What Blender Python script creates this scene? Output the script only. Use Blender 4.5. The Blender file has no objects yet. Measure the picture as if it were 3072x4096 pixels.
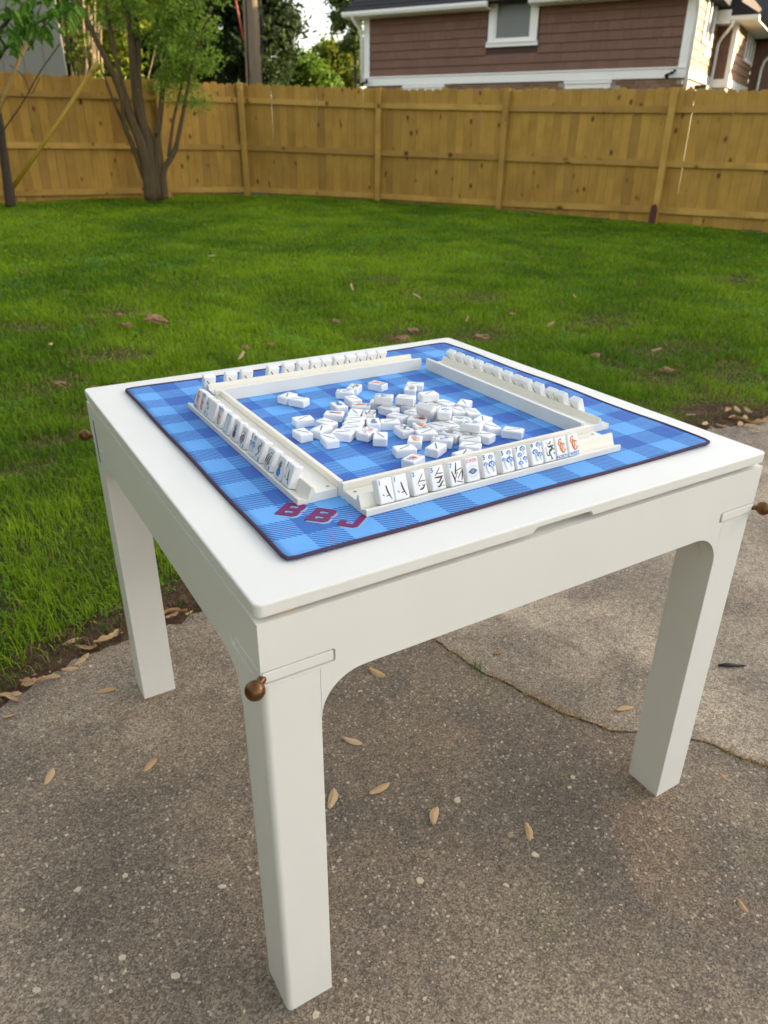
import bpy, bmesh, math, random
import numpy as np
from math import sin, cos, pi, radians, sqrt, atan2, floor
from mathutils import Vector, Matrix, Quaternion

random.seed(7)
rng = np.random.default_rng(11)
SC = bpy.context.scene
COL = SC.collection

# ------------------------------------------------------------------ camera
F_PX, YAW, PITCH, ROLL = 2962.22, -0.5456, -0.4662, 0.0101      # fitted to the table (photo is 3072 x 4096)
CAM = np.array([-0.231, -0.6547, 1.2224])
_f = np.array([-sin(YAW) * cos(PITCH), cos(YAW) * cos(PITCH), sin(PITCH)])
_r = np.array([cos(YAW), sin(YAW), 0.0]); _u = np.cross(_r, _f)
RT = _r * cos(ROLL) + _u * sin(ROLL); UP = -_r * sin(ROLL) + _u * cos(ROLL); FW = _f
cd = bpy.data.cameras.new('camera'); cam = bpy.data.objects.new('camera', cd); COL.objects.link(cam)
cam.matrix_world = Matrix(((RT[0], UP[0], -FW[0], CAM[0]), (RT[1], UP[1], -FW[1], CAM[1]), (RT[2], UP[2], -FW[2], CAM[2]), (0, 0, 0, 1)))
cd.sensor_fit = 'HORIZONTAL'; cd.sensor_width = 36.0; cd.lens = F_PX / 3072 * 36.0
cd.clip_start = 0.02; cd.clip_end = 600
cd.dof.use_dof = True; cd.dof.focus_distance = 1.12; cd.dof.aperture_fstop = 9.5
SC.camera = cam

# ------------------------------------------------------------------ light
SUN_EL = radians(12.0)
SUN_H = Vector((0.975, -0.222, 0)).normalized()                 # horizontal direction towards the sun
sun_dir = Vector((SUN_H.x * cos(SUN_EL), SUN_H.y * cos(SUN_EL), sin(SUN_EL)))
W = bpy.data.worlds.new('World'); SC.world = W; W.use_nodes = True
wn = W.node_tree; wn.nodes.clear()
sky = wn.nodes.new('ShaderNodeTexSky'); sky.sky_type = 'NISHITA'; sky.sun_disc = False
sky.sun_elevation = SUN_EL; sky.sun_rotation = atan2(SUN_H.x, SUN_H.y)
sky.air_density = 1.0; sky.dust_density = 2.0; sky.ozone_density = 0.6
hs = wn.nodes.new('ShaderNodeHueSaturation'); hs.inputs['Saturation'].default_value = 0.45
tint = wn.nodes.new('ShaderNodeMix'); tint.data_type = 'RGBA'; tint.blend_type = 'MULTIPLY'; tint.inputs[0].default_value = 1.0
tint.inputs[7].default_value = (1.0, 0.965, 0.93, 1)
bg = wn.nodes.new('ShaderNodeBackground'); bg.inputs['Strength'].default_value = 0.15
wo = wn.nodes.new('ShaderNodeOutputWorld')
wn.links.new(sky.outputs[0], hs.inputs['Color']); wn.links.new(hs.outputs[0], tint.inputs[6])
wn.links.new(tint.outputs[2], bg.inputs[0]); wn.links.new(bg.outputs[0], wo.inputs[0])
sd = bpy.data.lights.new('sun', 'SUN'); sd.energy = 4.5; sd.angle = radians(0.6); sd.color = (1.0, 0.80, 0.50)
sun = bpy.data.objects.new('sun', sd); COL.objects.link(sun)
sun.rotation_mode = 'QUATERNION'; sun.rotation_quaternion = sun_dir.to_track_quat('Z', 'Y')
SC.view_settings.view_transform = 'Standard'; SC.view_settings.look = 'None'
SC.view_settings.gamma = 1.0; SC.view_settings.use_curve_mapping = False
SC.view_settings.exposure = 1.90
SC.render.engine = 'CYCLES'
SC.cycles.use_denoising = True
SC.cycles.max_bounces = 8; SC.cycles.transparent_max_bounces = 8

# ------------------------------------------------------------------ helpers
def ray(x, y): return FW + RT * ((x - 1536) / F_PX) + UP * ((2048 - y) / F_PX)
def plane(x, y, n, c):
    d = ray(x, y); n = np.array(n, float); return CAM + d * ((c - n @ CAM) / (n @ d))
def onz(x, y, z=0.0): return plane(x, y, (0, 0, 1), z)
def dep(x, y, d):                                               # on an upright plane across the view
    r = ray(x, y); return CAM + r * (d * 1.08 / (r[0] * 0.519 + r[1] * 0.855))

class MB:
    def __init__(s): s.v = []; s.f = []; s.m = []; s.sm = []
    def poly(s, pts, m=0, smooth=False):
        i = len(s.v); s.v += [tuple(p) for p in pts]; s.f.append(tuple(range(i, i + len(pts)))); s.m.append(m); s.sm.append(smooth)
    def box(s, a, b, m=0, M=None):
        x0, y0, z0 = a; x1, y1, z1 = b
        P = [(x0, y0, z0), (x1, y0, z0), (x1, y1, z0), (x0, y1, z0), (x0, y0, z1), (x1, y0, z1), (x1, y1, z1), (x0, y1, z1)]
        if M: P = [tuple(M @ Vector(p)) for p in P]
        i = len(s.v); s.v += P
        for f in ((0, 3, 2, 1), (4, 5, 6, 7), (0, 1, 5, 4), (1, 2, 6, 5), (2, 3, 7, 6), (3, 0, 4, 7)):
            s.f.append(tuple(i + k for k in f)); s.m.append(m); s.sm.append(False)
    def prism(s, pts, fn, t0, t1, m=0, smooth=False):
        """2D outline pts (ccw), fn(a,b,t)->xyz, extruded t0..t1"""
        n = len(pts); i = len(s.v)
        s.v += [tuple(fn(a, b, t0)) for a, b in pts] + [tuple(fn(a, b, t1)) for a, b in pts]
        s.f.append(tuple(range(i, i + n))[::-1]); s.f.append(tuple(range(i + n, i + 2 * n))); s.m += [m, m]; s.sm += [False, False]
        for k in range(n):
            k2 = (k + 1) % n
            s.f.append((i + k, i + k2, i + n + k2, i + n + k)); s.m.append(m); s.sm.append(smooth)
    def tube(s, pts, rad, seg=8, m=0, caps=True, smooth=True):
        pts = [Vector(p) for p in pts]; n = len(pts); i = len(s.v)
        t = (pts[1] - pts[0]).normalized(); ref = Vector((0, 0, 1)) if abs(t.z) < 0.9 else Vector((1, 0, 0))
        nx = t.cross(ref).normalized()
        for k, p in enumerate(pts):
            t = (pts[min(k + 1, n - 1)] - pts[max(k - 1, 0)]).normalized()
            nx = (nx - t * nx.dot(t)).normalized(); ny = t.cross(nx)
            r = rad[k] if hasattr(rad, '__len__') else rad
            for j in range(seg):
                a = 2 * pi * j / seg; s.v.append(tuple(p + (nx * cos(a) + ny * sin(a)) * r))
        for k in range(n - 1):
            for j in range(seg):
                j2 = (j + 1) % seg
                s.f.append((i + k * seg + j, i + k * seg + j2, i + (k + 1) * seg + j2, i + (k + 1) * seg + j)); s.m.append(m); s.sm.append(smooth)
        if caps:
            s.f.append(tuple(i + j for j in range(seg))[::-1]); s.f.append(tuple(i + (n - 1) * seg + j for j in range(seg))); s.m += [m, m]; s.sm += [False, False]
    def mesh(s, name, mats):
        me = bpy.data.meshes.new(name); me.from_pydata(s.v, [], s.f)
        for mm in (mats if isinstance(mats, (list, tuple)) else [mats]): me.materials.append(mm)
        me.polygons.foreach_set('material_index', s.m); me.polygons.foreach_set('use_smooth', s.sm); me.update()
        return me
    def build(s, name, mats, parent=None, bevel=0, seg=2):
        me = s.mesh(name, mats)
        if bevel: bevel_mesh(me, bevel, seg)
        return link(name, me, parent)

def bevel_mesh(me, w, seg=2, ang=30):
    bm = bmesh.new(); bm.from_mesh(me); bmesh.ops.remove_doubles(bm, verts=bm.verts, dist=1e-6)
    bmesh.ops.recalc_face_normals(bm, faces=bm.faces)
    es = [e for e in bm.edges if len(e.link_faces) == 2 and e.calc_face_angle(0) > radians(ang)]
    bmesh.ops.bevel(bm, geom=es, offset=w, segments=seg, profile=0.5, affect='EDGES', clamp_overlap=True)
    bm.to_mesh(me); bm.free()
def link(name, data, parent=None, loc=None):
    o = bpy.data.objects.new(name, data); COL.objects.link(o)
    if parent: o.parent = parent
    if loc is not None: o.location = loc
    return o
def tag(o, label=None, cat=None, group=None, kind=None):
    if label: o['label'] = label
    if cat: o['category'] = cat
    if group: o['group'] = group
    if kind: o['kind'] = kind
    return o
def thing(name, label, cat, loc=(0, 0, 0), group=None):
    return tag(link(name, None, None, loc), label, cat, group)
def np_mesh(name, V, Fq, mats, midx=None, nper=3):
    me = bpy.data.meshes.new(name); nv = len(V); nf = len(Fq)
    me.vertices.add(nv); me.vertices.foreach_set('co', np.asarray(V, np.float32).ravel())
    me.loops.add(nf * nper); me.loops.foreach_set('vertex_index', np.asarray(Fq, np.int32).ravel())
    me.polygons.add(nf); me.polygons.foreach_set('loop_start', np.arange(0, nf * nper, nper, dtype=np.int32))
    for mm in mats: me.materials.append(mm)
    if midx is not None: me.polygons.foreach_set('material_index', np.asarray(midx, np.int32))
    me.update(calc_edges=True); return me

# ------------------------------------------------------------------ materials
class NT:
    def __init__(s, name):
        s.mat = bpy.data.materials.new(name); s.mat.use_nodes = True; s.t = s.mat.node_tree; s.n = s.t.nodes
        s.b = s.n['Principled BSDF']; s.out = s.n['Material Output']
    def add(s, ty, **kw):
        n = s.n.new(ty)
        for k, v in kw.items(): setattr(n, k, v)
        return n
    def set(s, sock, v):
        if hasattr(v, 'is_output') or isinstance(v, bpy.types.NodeSocket): s.t.links.new(v, sock)
        else: sock.default_value = v
    def math(s, op, a, b=0.0, c=0.0):
        n = s.add('ShaderNodeMath', operation=op); s.set(n.inputs[0], a); s.set(n.inputs[1], b); s.set(n.inputs[2], c); return n.outputs[0]
    def mix(s, f, a, b, mode='MIX'):
        n = s.add('ShaderNodeMix', data_type='RGBA', blend_type=mode)
        s.set(n.inputs[0], f); s.set(n.inputs[6], a if not isinstance(a, tuple) else (*a, 1)); s.set(n.inputs[7], b if not isinstance(b, tuple) else (*b, 1)); return n.outputs[2]
    def obj(s): return s.add('ShaderNodeTexCoord').outputs['Object']
    def pos(s): return s.add('ShaderNodeNewGeometry').outputs['Position']
    def scale(s, v, xyz):
        n = s.add('ShaderNodeMapping'); s.set(n.inputs['Vector'], v); n.inputs['Scale'].default_value = xyz; return n.outputs[0]
    def noise(s, v, sc, det=4, rough=0.55, dist=0.0):
        n = s.add('ShaderNodeTexNoise'); s.set(n.inputs['Vector'], v); n.inputs['Scale'].default_value = sc
        n.inputs['Detail'].default_value = det; n.inputs['Roughness'].default_value = rough; n.inputs['Distortion'].default_value = dist; return n.outputs[0]
    def voro(s, v, sc, out='Distance', rnd=1.0):
        n = s.add('ShaderNodeTexVoronoi'); s.set(n.inputs['Vector'], v); n.inputs['Scale'].default_value = sc; n.inputs['Randomness'].default_value = rnd; return n.outputs[out]
    def ramp(s, f, stops):
        n = s.add('ShaderNodeValToRGB'); s.set(n.inputs[0], f); e = n.color_ramp.elements
        while len(e) < len(stops): e.new(0.5)
        for k, (p, c) in enumerate(stops): e[k].position = p; e[k].color = (*c, 1) if isinstance(c, tuple) else (c, c, c, 1)
        return n.outputs[0]
    def bump(s, h, st=0.3, dist=0.01):
        n = s.add('ShaderNodeBump'); n.inputs['Strength'].default_value = st; n.inputs['Distance'].default_value = dist
        s.set(n.inputs['Height'], h); s.t.links.new(n.outputs[0], s.b.inputs['Normal'])
    def rand(s): return s.add('ShaderNodeObjectInfo').outputs['Random']
    def fin(s, col, rough=0.5, metal=0.0, spec=0.5):
        s.set(s.b.inputs['Base Color'], col if not isinstance(col, tuple) else (*col, 1)); s.set(s.b.inputs['Roughness'], rough)
        s.b.inputs['Metallic'].default_value = metal; s.b.inputs['Specular IOR Level'].default_value = spec
        return s.mat

def simple(name, col, rough=0.5, metal=0.0, spec=0.5, var=0.06, vs=30.0):
    k = NT(name); n = k.noise(k.obj(), vs)
    c = k.mix(n, tuple(x * (1 - var) for x in col), tuple(min(1, x * (1 + var)) for x in col))
    return k.fin(c, rough, metal, spec)

def m_paint():
    k = NT('white_paint'); p = k.obj()
    n = k.noise(k.scale(p, (6, 6, 60)), 2.0, 4); n2 = k.noise(p, 7.0, 3)
    c = k.mix(n2, (0.82, 0.805, 0.755), (0.87, 0.858, 0.815))
    spk = k.math('GREATER_THAN', k.noise(p, 55.0, 2), 0.80)
    c = k.mix(k.math('MULTIPLY', spk, 0.35), c, (0.45, 0.42, 0.36))
    k.bump(k.math('ADD', k.math('MULTIPLY', n, 0.6), k.noise(p, 900.0, 2)), 0.10, 0.0012)
    return k.fin(c, 0.36, 0, 0.4)
M_PAINT = m_paint()

CELL, MX, MY, MS = 0.04956, 0.0716, 0.0715, 0.793
def m_plaid():
    k = NT('plaid_fabric'); sep = k.add('ShaderNodeSeparateXYZ'); k.set(sep.inputs[0], k.obj())
    x, y = sep.outputs[0], sep.outputs[1]
    wob = k.math('MULTIPLY', k.math('PINGPONG', k.math('ADD', x, y), 0.0040), 0.18)      # stepped twill edges of the bands
    xs = k.math('ADD', x, wob); ys = k.math('ADD', y, wob)
    def dark(a): return k.math('GREATER_THAN', k.math('FRACT', k.math('MULTIPLY', a, 0.5 / CELL)), 0.5)
    dx, dy = dark(xs), dark(ys)
    hat = k.math('GREATER_THAN', k.math('FRACT', k.math('MULTIPLY', k.math('ADD', x, y), 1 / 0.0080)), 0.46)
    light, mid, deep = (0.15, 0.43, 0.90), (0.050, 0.170, 0.54), (0.045, 0.150, 0.47)
    n = k.noise(k.obj(), 9.0, 3)
    light_c = k.mix(n, (0.145, 0.415, 0.86), (0.17, 0.46, 0.93))
    stripe = k.mix(hat, light_c, deep)
    both = k.math('MULTIPLY', dx, dy); one = k.math('ABSOLUTE', k.math('SUBTRACT', dx, dy))
    c = k.mix(one, light_c, stripe); c = k.mix(both, c, mid)
    def line(a, b):
        f = k.math('ABSOLUTE', k.math('SUBTRACT', k.math('FRACT', k.math('MULTIPLY', k.math('ADD', a, k.math('MULTIPLY', wob, 0.7)), 0.5 / CELL)), 0.75))
        return k.math('MULTIPLY', k.math('LESS_THAN', f, 0.0125), k.math('GREATER_THAN', k.math('FRACT', k.math('MULTIPLY', k.math('ADD', x, y), 1 / 0.0080)), 0.35))
    c = k.mix(k.math('MULTIPLY', k.math('MAXIMUM', line(x, y), line(y, x)), 0.7), c, (0.20, 0.045, 0.36))
    k.bump(k.noise(k.obj(), 1400.0, 2), 0.25, 0.0006)
    return k.fin(c, 0.75, 0, 0.25)
M_PLAID = m_plaid()
M_SERGE = simple('purple_thread', (0.055, 0.022, 0.06), 0.6, var=0.5, vs=400)
def m_embroid(name, col):
    k = NT(name); w = k.noise(k.scale(k.obj(), (900, 300, 300)), 1.0, 2)
    k.bump(w, 0.6, 0.001); return k.fin(k.mix(w, tuple(c * 0.75 for c in col), tuple(min(1, c * 1.2) for c in col)), 0.55)
M_LETTER = m_embroid('maroon_stitching', (0.19, 0.003, 0.12)); M_LSHADOW = m_embroid('pale_blue_stitching', (0.27, 0.48, 0.70))
M_LINED = m_embroid('letter_edge', (0.13, 0.015, 0.03))
def m_rack():
    k = NT('ivory_rack'); n = k.noise(k.obj(), 18.0, 3)
    return k.fin(k.mix(n, (0.83, 0.80, 0.705), (0.87, 0.845, 0.76)), 0.32, 0, 0.45)
M_RACK = m_rack()
def m_tile():
    k = NT('tile_resin'); c = k.mix(k.rand(), (0.84, 0.84, 0.85), (0.90, 0.90, 0.905))
    k.b.inputs['Subsurface Weight'].default_value = 0.0
    return k.fin(c, 0.16, 0, 0.5)
M_TILE = m_tile()
M_MAGNET = simple('grey_magnet', (0.36, 0.35, 0.33), 0.4, 0.5)
INK = {'blue': (0.03, 0.22, 0.62), 'sky': (0.30, 0.55, 0.72), 'green': (0.006, 0.085, 0.05), 'lgreen': (0.05, 0.26, 0.12), 'brown': (0.055, 0.018, 0.016),
       'orange': (0.72, 0.20, 0.035), 'pink': (0.72, 0.30, 0.36), 'grey': (0.48, 0.58, 0.58), 'white': (0.85, 0.86, 0.87), 'red': (0.55, 0.06, 0.05), 'purple': (0.10, 0.035, 0.09)}
M_INK = {n: simple('ink_' + n, c, 0.35, var=0.15, vs=250) for n, c in INK.items()}

def m_bronze():
    k = NT('bronze'); n = k.noise(k.obj(), 160.0, 5)
    return k.fin(k.mix(n, (0.09, 0.042, 0.018), (0.25, 0.12, 0.045)), 0.36, 0.75)
M_BRONZE = m_bronze()
M_TAPE = simple('blue_tape', (0.025, 0.15, 0.30), 0.6)

def m_concrete(name, pale):
    k = NT(name); p = k.pos()
    def cells(sc, dist):
        wn_ = k.add('ShaderNodeTexNoise'); k.set(wn_.inputs['Vector'], p); wn_.inputs['Scale'].default_value = sc * 1.7; wn_.inputs['Detail'].default_value = 2
        w = k.add('ShaderNodeVectorMath', operation='MULTIPLY_ADD'); k.set(w.inputs[0], wn_.outputs['Color']); w.inputs[1].default_value = (dist / sc,) * 3; k.set(w.inputs[2], p)
        v = k.add('ShaderNodeTexVoronoi'); k.set(v.inputs['Vector'], w.outputs[0]); v.inputs['Scale'].default_value = sc
        h = k.add('ShaderNodeSeparateColor'); k.set(h.inputs[0], v.outputs['Color']); return v.outputs['Distance'], h.outputs[0], h.outputs[1], h.outputs[2]
    big = k.noise(p, 0.9, 5, 0.6, 0.4); mid = k.noise(p, 4.3, 5, 0.65, 0.3); fine = k.noise(p, 48.0, 4, 0.7); stain = k.noise(p, 2.0, 5, 0.62, 0.6); grain = k.noise(p, 520.0, 2, 0.7)
    c = k.ramp(big, [(0.30, (0.20, 0.160, 0.118)), (0.50, (0.36, 0.285, 0.205)), (0.68, (0.56, 0.455, 0.34))])
    if pale: c = k.mix(k.ramp(k.noise(p, 1.1, 4, 0.6), [(0.32, 0.18), (0.62, 0.85)]), c, (0.68, 0.555, 0.41))
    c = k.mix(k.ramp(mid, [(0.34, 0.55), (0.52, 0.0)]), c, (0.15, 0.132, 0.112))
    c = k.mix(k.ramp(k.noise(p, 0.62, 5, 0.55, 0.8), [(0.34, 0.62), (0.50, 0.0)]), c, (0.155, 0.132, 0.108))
    c = k.mix(k.ramp(stain, [(0.54, 0.0), (0.70, 0.55)]), c, (0.40, 0.275, 0.175))
    c = k.mix(k.ramp(k.noise(p, 3.1, 4, 0.6), [(0.60, 0.0), (0.76, 0.30)]), c, (0.34, 0.31, 0.15))
    d1, a1, b1, c1 = cells(330.0, 0.55)
    tone = k.math('MULTIPLY_ADD', a1, 1.0, 0.53); tn = k.add('ShaderNodeCombineXYZ'); [k.set(tn.inputs[i], tone) for i in range(3)]
    c = k.mix(1.0, c, tn.outputs[0], 'MULTIPLY')
    c = k.mix(k.ramp(d1, [(0.52, 0.0), (0.80, 0.35)]), c, (0.085, 0.072, 0.06))
    d2, a2, b2, c2 = cells(120.0, 0.7)
    g2 = k.math('MULTIPLY', k.ramp(d2, [(0.26, 1.0), (0.46, 0.0)]), k.math('GREATER_THAN', a2, 0.80))
    c = k.mix(k.math('MULTIPLY', g2, k.math('MULTIPLY_ADD', c2, 0.6, 0.35)), c, k.mix(b2, (0.50, 0.37, 0.25), (0.85, 0.77, 0.62)))
    d3, a3, b3, c3 = cells(46.0, 0.8)
    g3 = k.math('MULTIPLY', k.ramp(d3, [(0.22, 1.0), (0.34, 0.0)]), k.math('GREATER_THAN', a3, 0.90))
    c = k.mix(k.math('MULTIPLY', g3, k.math('MULTIPLY_ADD', c3, 0.55, 0.15)), c, k.mix(b3, (0.38, 0.27, 0.19), (0.64, 0.57, 0.44)))
    c = k.mix(k.ramp(fine, [(0.30, 0.55), (0.50, 0.0)]), c, (0.11, 0.096, 0.08))
    hgt = k.math('ADD', k.math('ADD', k.math('MULTIPLY', grain, 0.4), k.math('MULTIPLY', a1, 0.35)), k.math('ADD', k.math('MULTIPLY', fine, 0.9), k.math('MULTIPLY', g2, 0.3)))
    k.bump(hgt, 0.9, 0.004)
    return k.fin(c, 0.9, 0, 0.2)
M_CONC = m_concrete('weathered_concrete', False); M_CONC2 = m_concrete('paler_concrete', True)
def m_soil():
    k = NT('lawn_soil'); p = k.pos(); n = k.noise(p, 3.0, 6, 0.6); f = k.noise(p, 70.0, 5, 0.7)
    c = k.mix(n, (0.065, 0.075, 0.018), (0.10, 0.085, 0.035)); c = k.mix(k.math('MULTIPLY', f, 0.8), c, (0.05, 0.10, 0.012))
    k.bump(f, 0.8, 0.02); return k.fin(c, 0.95, 0, 0.1)
M_SOIL = m_soil()
def m_edge():
    k = NT('edge_soil'); p = k.pos(); n = k.noise(p, 14.0, 6, 0.65); f = k.noise(p, 130.0, 5, 0.7)
    c = k.ramp(n, [(0.3, (0.06, 0.034, 0.022)), (0.55, (0.13, 0.075, 0.048)), (0.75, (0.22, 0.14, 0.09))]); c = k.mix(k.ramp(f, [(0.35, 0.7), (0.6, 0.0)]), c, (0.03, 0.018, 0.012))
    k.bump(f, 0.9, 0.008); return k.fin(c, 0.95, 0, 0.1)
M_EDGE = m_edge()

def m_leaf(name, attr=True, trans=0.35, rough=0.5, col=(0.1, 0.2, 0.03)):
    k = NT(name)
    if attr:
        a = k.add('ShaderNodeAttribute'); a.attribute_name = 'col'; c = a.outputs['Color']
    else: c = k.mix(k.noise(k.pos(), 6.0), tuple(x * 0.7 for x in col), tuple(min(1, x * 1.3) for x in col))
    k.fin(c, rough, 0, 0.12)
    t = k.add('ShaderNodeBsdfTranslucent'); k.set(t.inputs[0], c)
    mx = k.add('ShaderNodeMixShader'); mx.inputs[0].default_value = trans
    k.t.links.new(k.b.outputs[0], mx.inputs[1]); k.t.links.new(t.outputs[0], mx.inputs[2]); k.t.links.new(mx.outputs[0], k.out.inputs[0])
    return k.mat
M_GRASS = m_leaf('grass_blade', True, 0.35, 0.55); M_LEAF = m_leaf('leaf', True, 0.40, 0.5)
def m_bark(name, a, b, sc=(14, 14, 2)):
    k = NT(name); p = k.scale(k.obj(), sc); n = k.noise(p, 2.0, 6, 0.65)
    k.bump(n, 0.8, 0.03); return k.fin(k.mix(n, a, b), 0.9, 0, 0.15)
M_BARK = m_bark('myrtle_bark', (0.03, 0.021, 0.011), (0.25, 0.175, 0.095)); M_BARK2 = m_bark('grey_bark', (0.03, 0.024, 0.02), (0.13, 0.10, 0.075))
M_BARK3 = m_bark('pale_bark', (0.16, 0.12, 0.08), (0.38, 0.29, 0.19)); M_POLE = m_bark('pole_wood', (0.09, 0.065, 0.045), (0.34, 0.27, 0.19), (22, 22, 1.2))
def m_fence(name, a, b):
    k = NT(name); p = k.obj(); r = k.rand()
    off = k.add('ShaderNodeCombineXYZ'); k.set(off.inputs[0], k.math('MULTIPLY', r, 31.7)); k.set(off.inputs[2], k.math('MULTIPLY', r, 57.3))
    va = k.add('ShaderNodeVectorMath', operation='ADD'); k.set(va.inputs[0], p); k.set(va.inputs[1], off.outputs[0]); q = va.outputs[0]
    g = k.noise(k.scale(q, (22, 22, 1.3)), 2.2, 5, 0.6, 0.6); blot = k.noise(q, 1.6, 3)
    c = k.mix(g, a, b)
    c = k.mix(k.math('MULTIPLY', k.ramp(r, [(0.0, 0.0), (0.7, 0.35), (1.0, 1.0)]), 0.50), c, (0.22, 0.115, 0.045))
    c = k.mix(k.ramp(blot, [(0.42, 0.0), (0.72, 0.55)]), c, (0.25, 0.135, 0.03))
    v = k.add('ShaderNodeTexVoronoi'); k.set(v.inputs['Vector'], k.scale(q, (1.0, 0.12, 0.62))); v.inputs['Scale'].default_value = 5.6
    hc = k.add('ShaderNodeSeparateColor'); k.set(hc.inputs[0], v.outputs['Color'])
    kn = k.math('MULTIPLY', k.ramp(v.outputs['Distance'], [(0.08, 1.0), (0.20, 0.0)]), k.math('GREATER_THAN', hc.outputs[0], 0.30))
    c = k.mix(k.math('MULTIPLY', kn, 0.85), c, (0.05, 0.020, 0.006))
    k.bump(g, 0.4, 0.01); return k.fin(c, 0.78, 0, 0.2)
M_BOARD = m_fence('treated_pine_board', (0.37, 0.205, 0.036), (0.70, 0.425, 0.098)); M_RAIL = m_fence('treated_pine_rail', (0.50, 0.29, 0.060), (0.74, 0.47, 0.13))
M_REDWOOD = simple('reddish_block', (0.10, 0.035, 0.025), 0.8, var=0.3)
def m_obj_var(name, a, b, rough=0.7, ns=25.0):
    k = NT(name); c = k.mix(k.rand(), a, b); n = k.noise(k.pos(), ns, 4, 0.6)
    c = k.mix(k.math('MULTIPLY', n, 0.35), c, tuple(x * 0.6 for x in a)); k.bump(n, 0.25, 0.005); return k.fin(c, rough, 0, 0.25)
M_SHINGLE = m_obj_var('brown_shingle', (0.185, 0.102, 0.073), (0.215, 0.120, 0.086)); M_LAP = m_obj_var('tan_lap_siding', (0.26, 0.155, 0.095), (0.32, 0.20, 0.125))
M_BRICK = m_obj_var('brick', (0.20, 0.105, 0.065), (0.34, 0.20, 0.13), 0.85, 60); M_MORTAR = simple('mortar', (0.36, 0.32, 0.27), 0.9)
M_TRIM = simple('white_trim', (0.86, 0.855, 0.83), 0.45, var=0.04, vs=3); M_ROOF = m_obj_var('asphalt_shingle', (0.025, 0.026, 0.03), (0.05, 0.05, 0.056), 0.9, 90)
M_BLIND = simple('blind_slat', (0.15, 0.16, 0.145), 0.5); M_DARKWALL = simple('wall_backing', (0.07, 0.04, 0.033), 0.9)
def m_glass():
    k = NT('window_glass'); k.b.inputs['Transmission Weight'].default_value = 0.85; k.b.inputs['IOR'].default_value = 1.15; return k.fin((0.8, 0.85, 0.85), 0.03)
M_GLASS = m_glass()
M_BLACK = simple('black_plastic', (0.02, 0.02, 0.022), 0.4); M_SHED = simple('grey_panel', (0.20, 0.20, 0.165), 0.55, var=0.1, vs=2)
M_YELLOW = simple('yellow_pole_paint', (0.42, 0.27, 0.015), 0.45, var=0.15, vs=8); M_TAN = simple('tan_pole', (0.36, 0.22, 0.05), 0.5, var=0.2, vs=8)
M_RED = simple('red_guard', (0.42, 0.07, 0.035), 0.5); M_WIRE = simple('dark_wire', (0.03, 0.028, 0.025), 0.6)
def m_seed():
    k = NT('dry_seed'); n = k.noise(k.scale(k.obj(), (1, 6, 1)), 110.0, 3); c = k.mix(k.rand(), (0.58, 0.36, 0.18), (0.72, 0.54, 0.32))
    return k.fin(k.mix(k.math('MULTIPLY', n, 0.6), c, (0.36, 0.19, 0.08)), 0.7, 0, 0.2)
M_SEED = m_seed(); M_CLOD = simple('dirt', (0.32, 0.19, 0.095), 0.95, var=0.45, vs=60); M_STONE = m_obj_var('pale_stone', (0.30, 0.25, 0.18), (0.5, 0.45, 0.35), 0.85)
M_STRAW = m_leaf('straw', True, 0.2, 0.7)

# ------------------------------------------------------------------ ground
def h_lawn(x, y): return 0.022 * (y - 1.2) - 0.0065 * x - 0.012
EDGE = [(-9, -0.45), (-2.2, 0.55), (-0.9, 0.86), (-0.298, 1.03), (-0.137, 1.115), (0.238, 1.175), (1.0, 1.27), (2.0, 1.385), (2.85, 1.42), (3.4, 1.33), (9, 0.75), (14, 0.2)]
EX = np.array([e[0] for e in EDGE]); EY = np.array([e[1] for e in EDGE])
def edge_y(x): return np.interp(x, EX, EY)
def build_ground():
    xs = np.concatenate([np.linspace(-160, -9, 14)[:-1], np.arange(-9, 15, 0.3), np.linspace(15, 180, 14)])
    ys = np.concatenate([np.linspace(-120, -7, 12)[:-1], np.arange(-7, 17, 0.3), np.linspace(17, 260, 16)])
    X, Y = np.meshgrid(xs, ys)
    Z = np.clip(h_lawn(np.clip(X, -12, 16), np.clip(Y, -10, 18)), -0.3, 0.4)
    d = np.clip((Y - edge_y(X) - 0.2) / 1.5, 0, 1)
    Z = Z + d * (0.018 * np.sin(X * 1.7 + 1.2) * np.cos(Y * 1.3) + 0.012 * np.sin(X * 3.1 - Y * 2.3))
    Z = np.where(Y < edge_y(X) - 0.2, np.minimum(Z, -0.07), Z)
    nx, ny = len(xs), len(ys); V = np.stack([X, Y, Z], -1).reshape(-1, 3)
    i = np.arange(nx * ny).reshape(ny, nx); Q = np.stack([i[:-1, :-1], i[:-1, 1:], i[1:, 1:], i[1:, :-1]], -1).reshape(-1, 4)
    me = np_mesh('lawn', V, Q, [M_SOIL], nper=4); me.polygons.foreach_set('use_smooth', [True] * len(me.polygons))
    tag(link('lawn', me), kind='structure')
build_ground()

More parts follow.
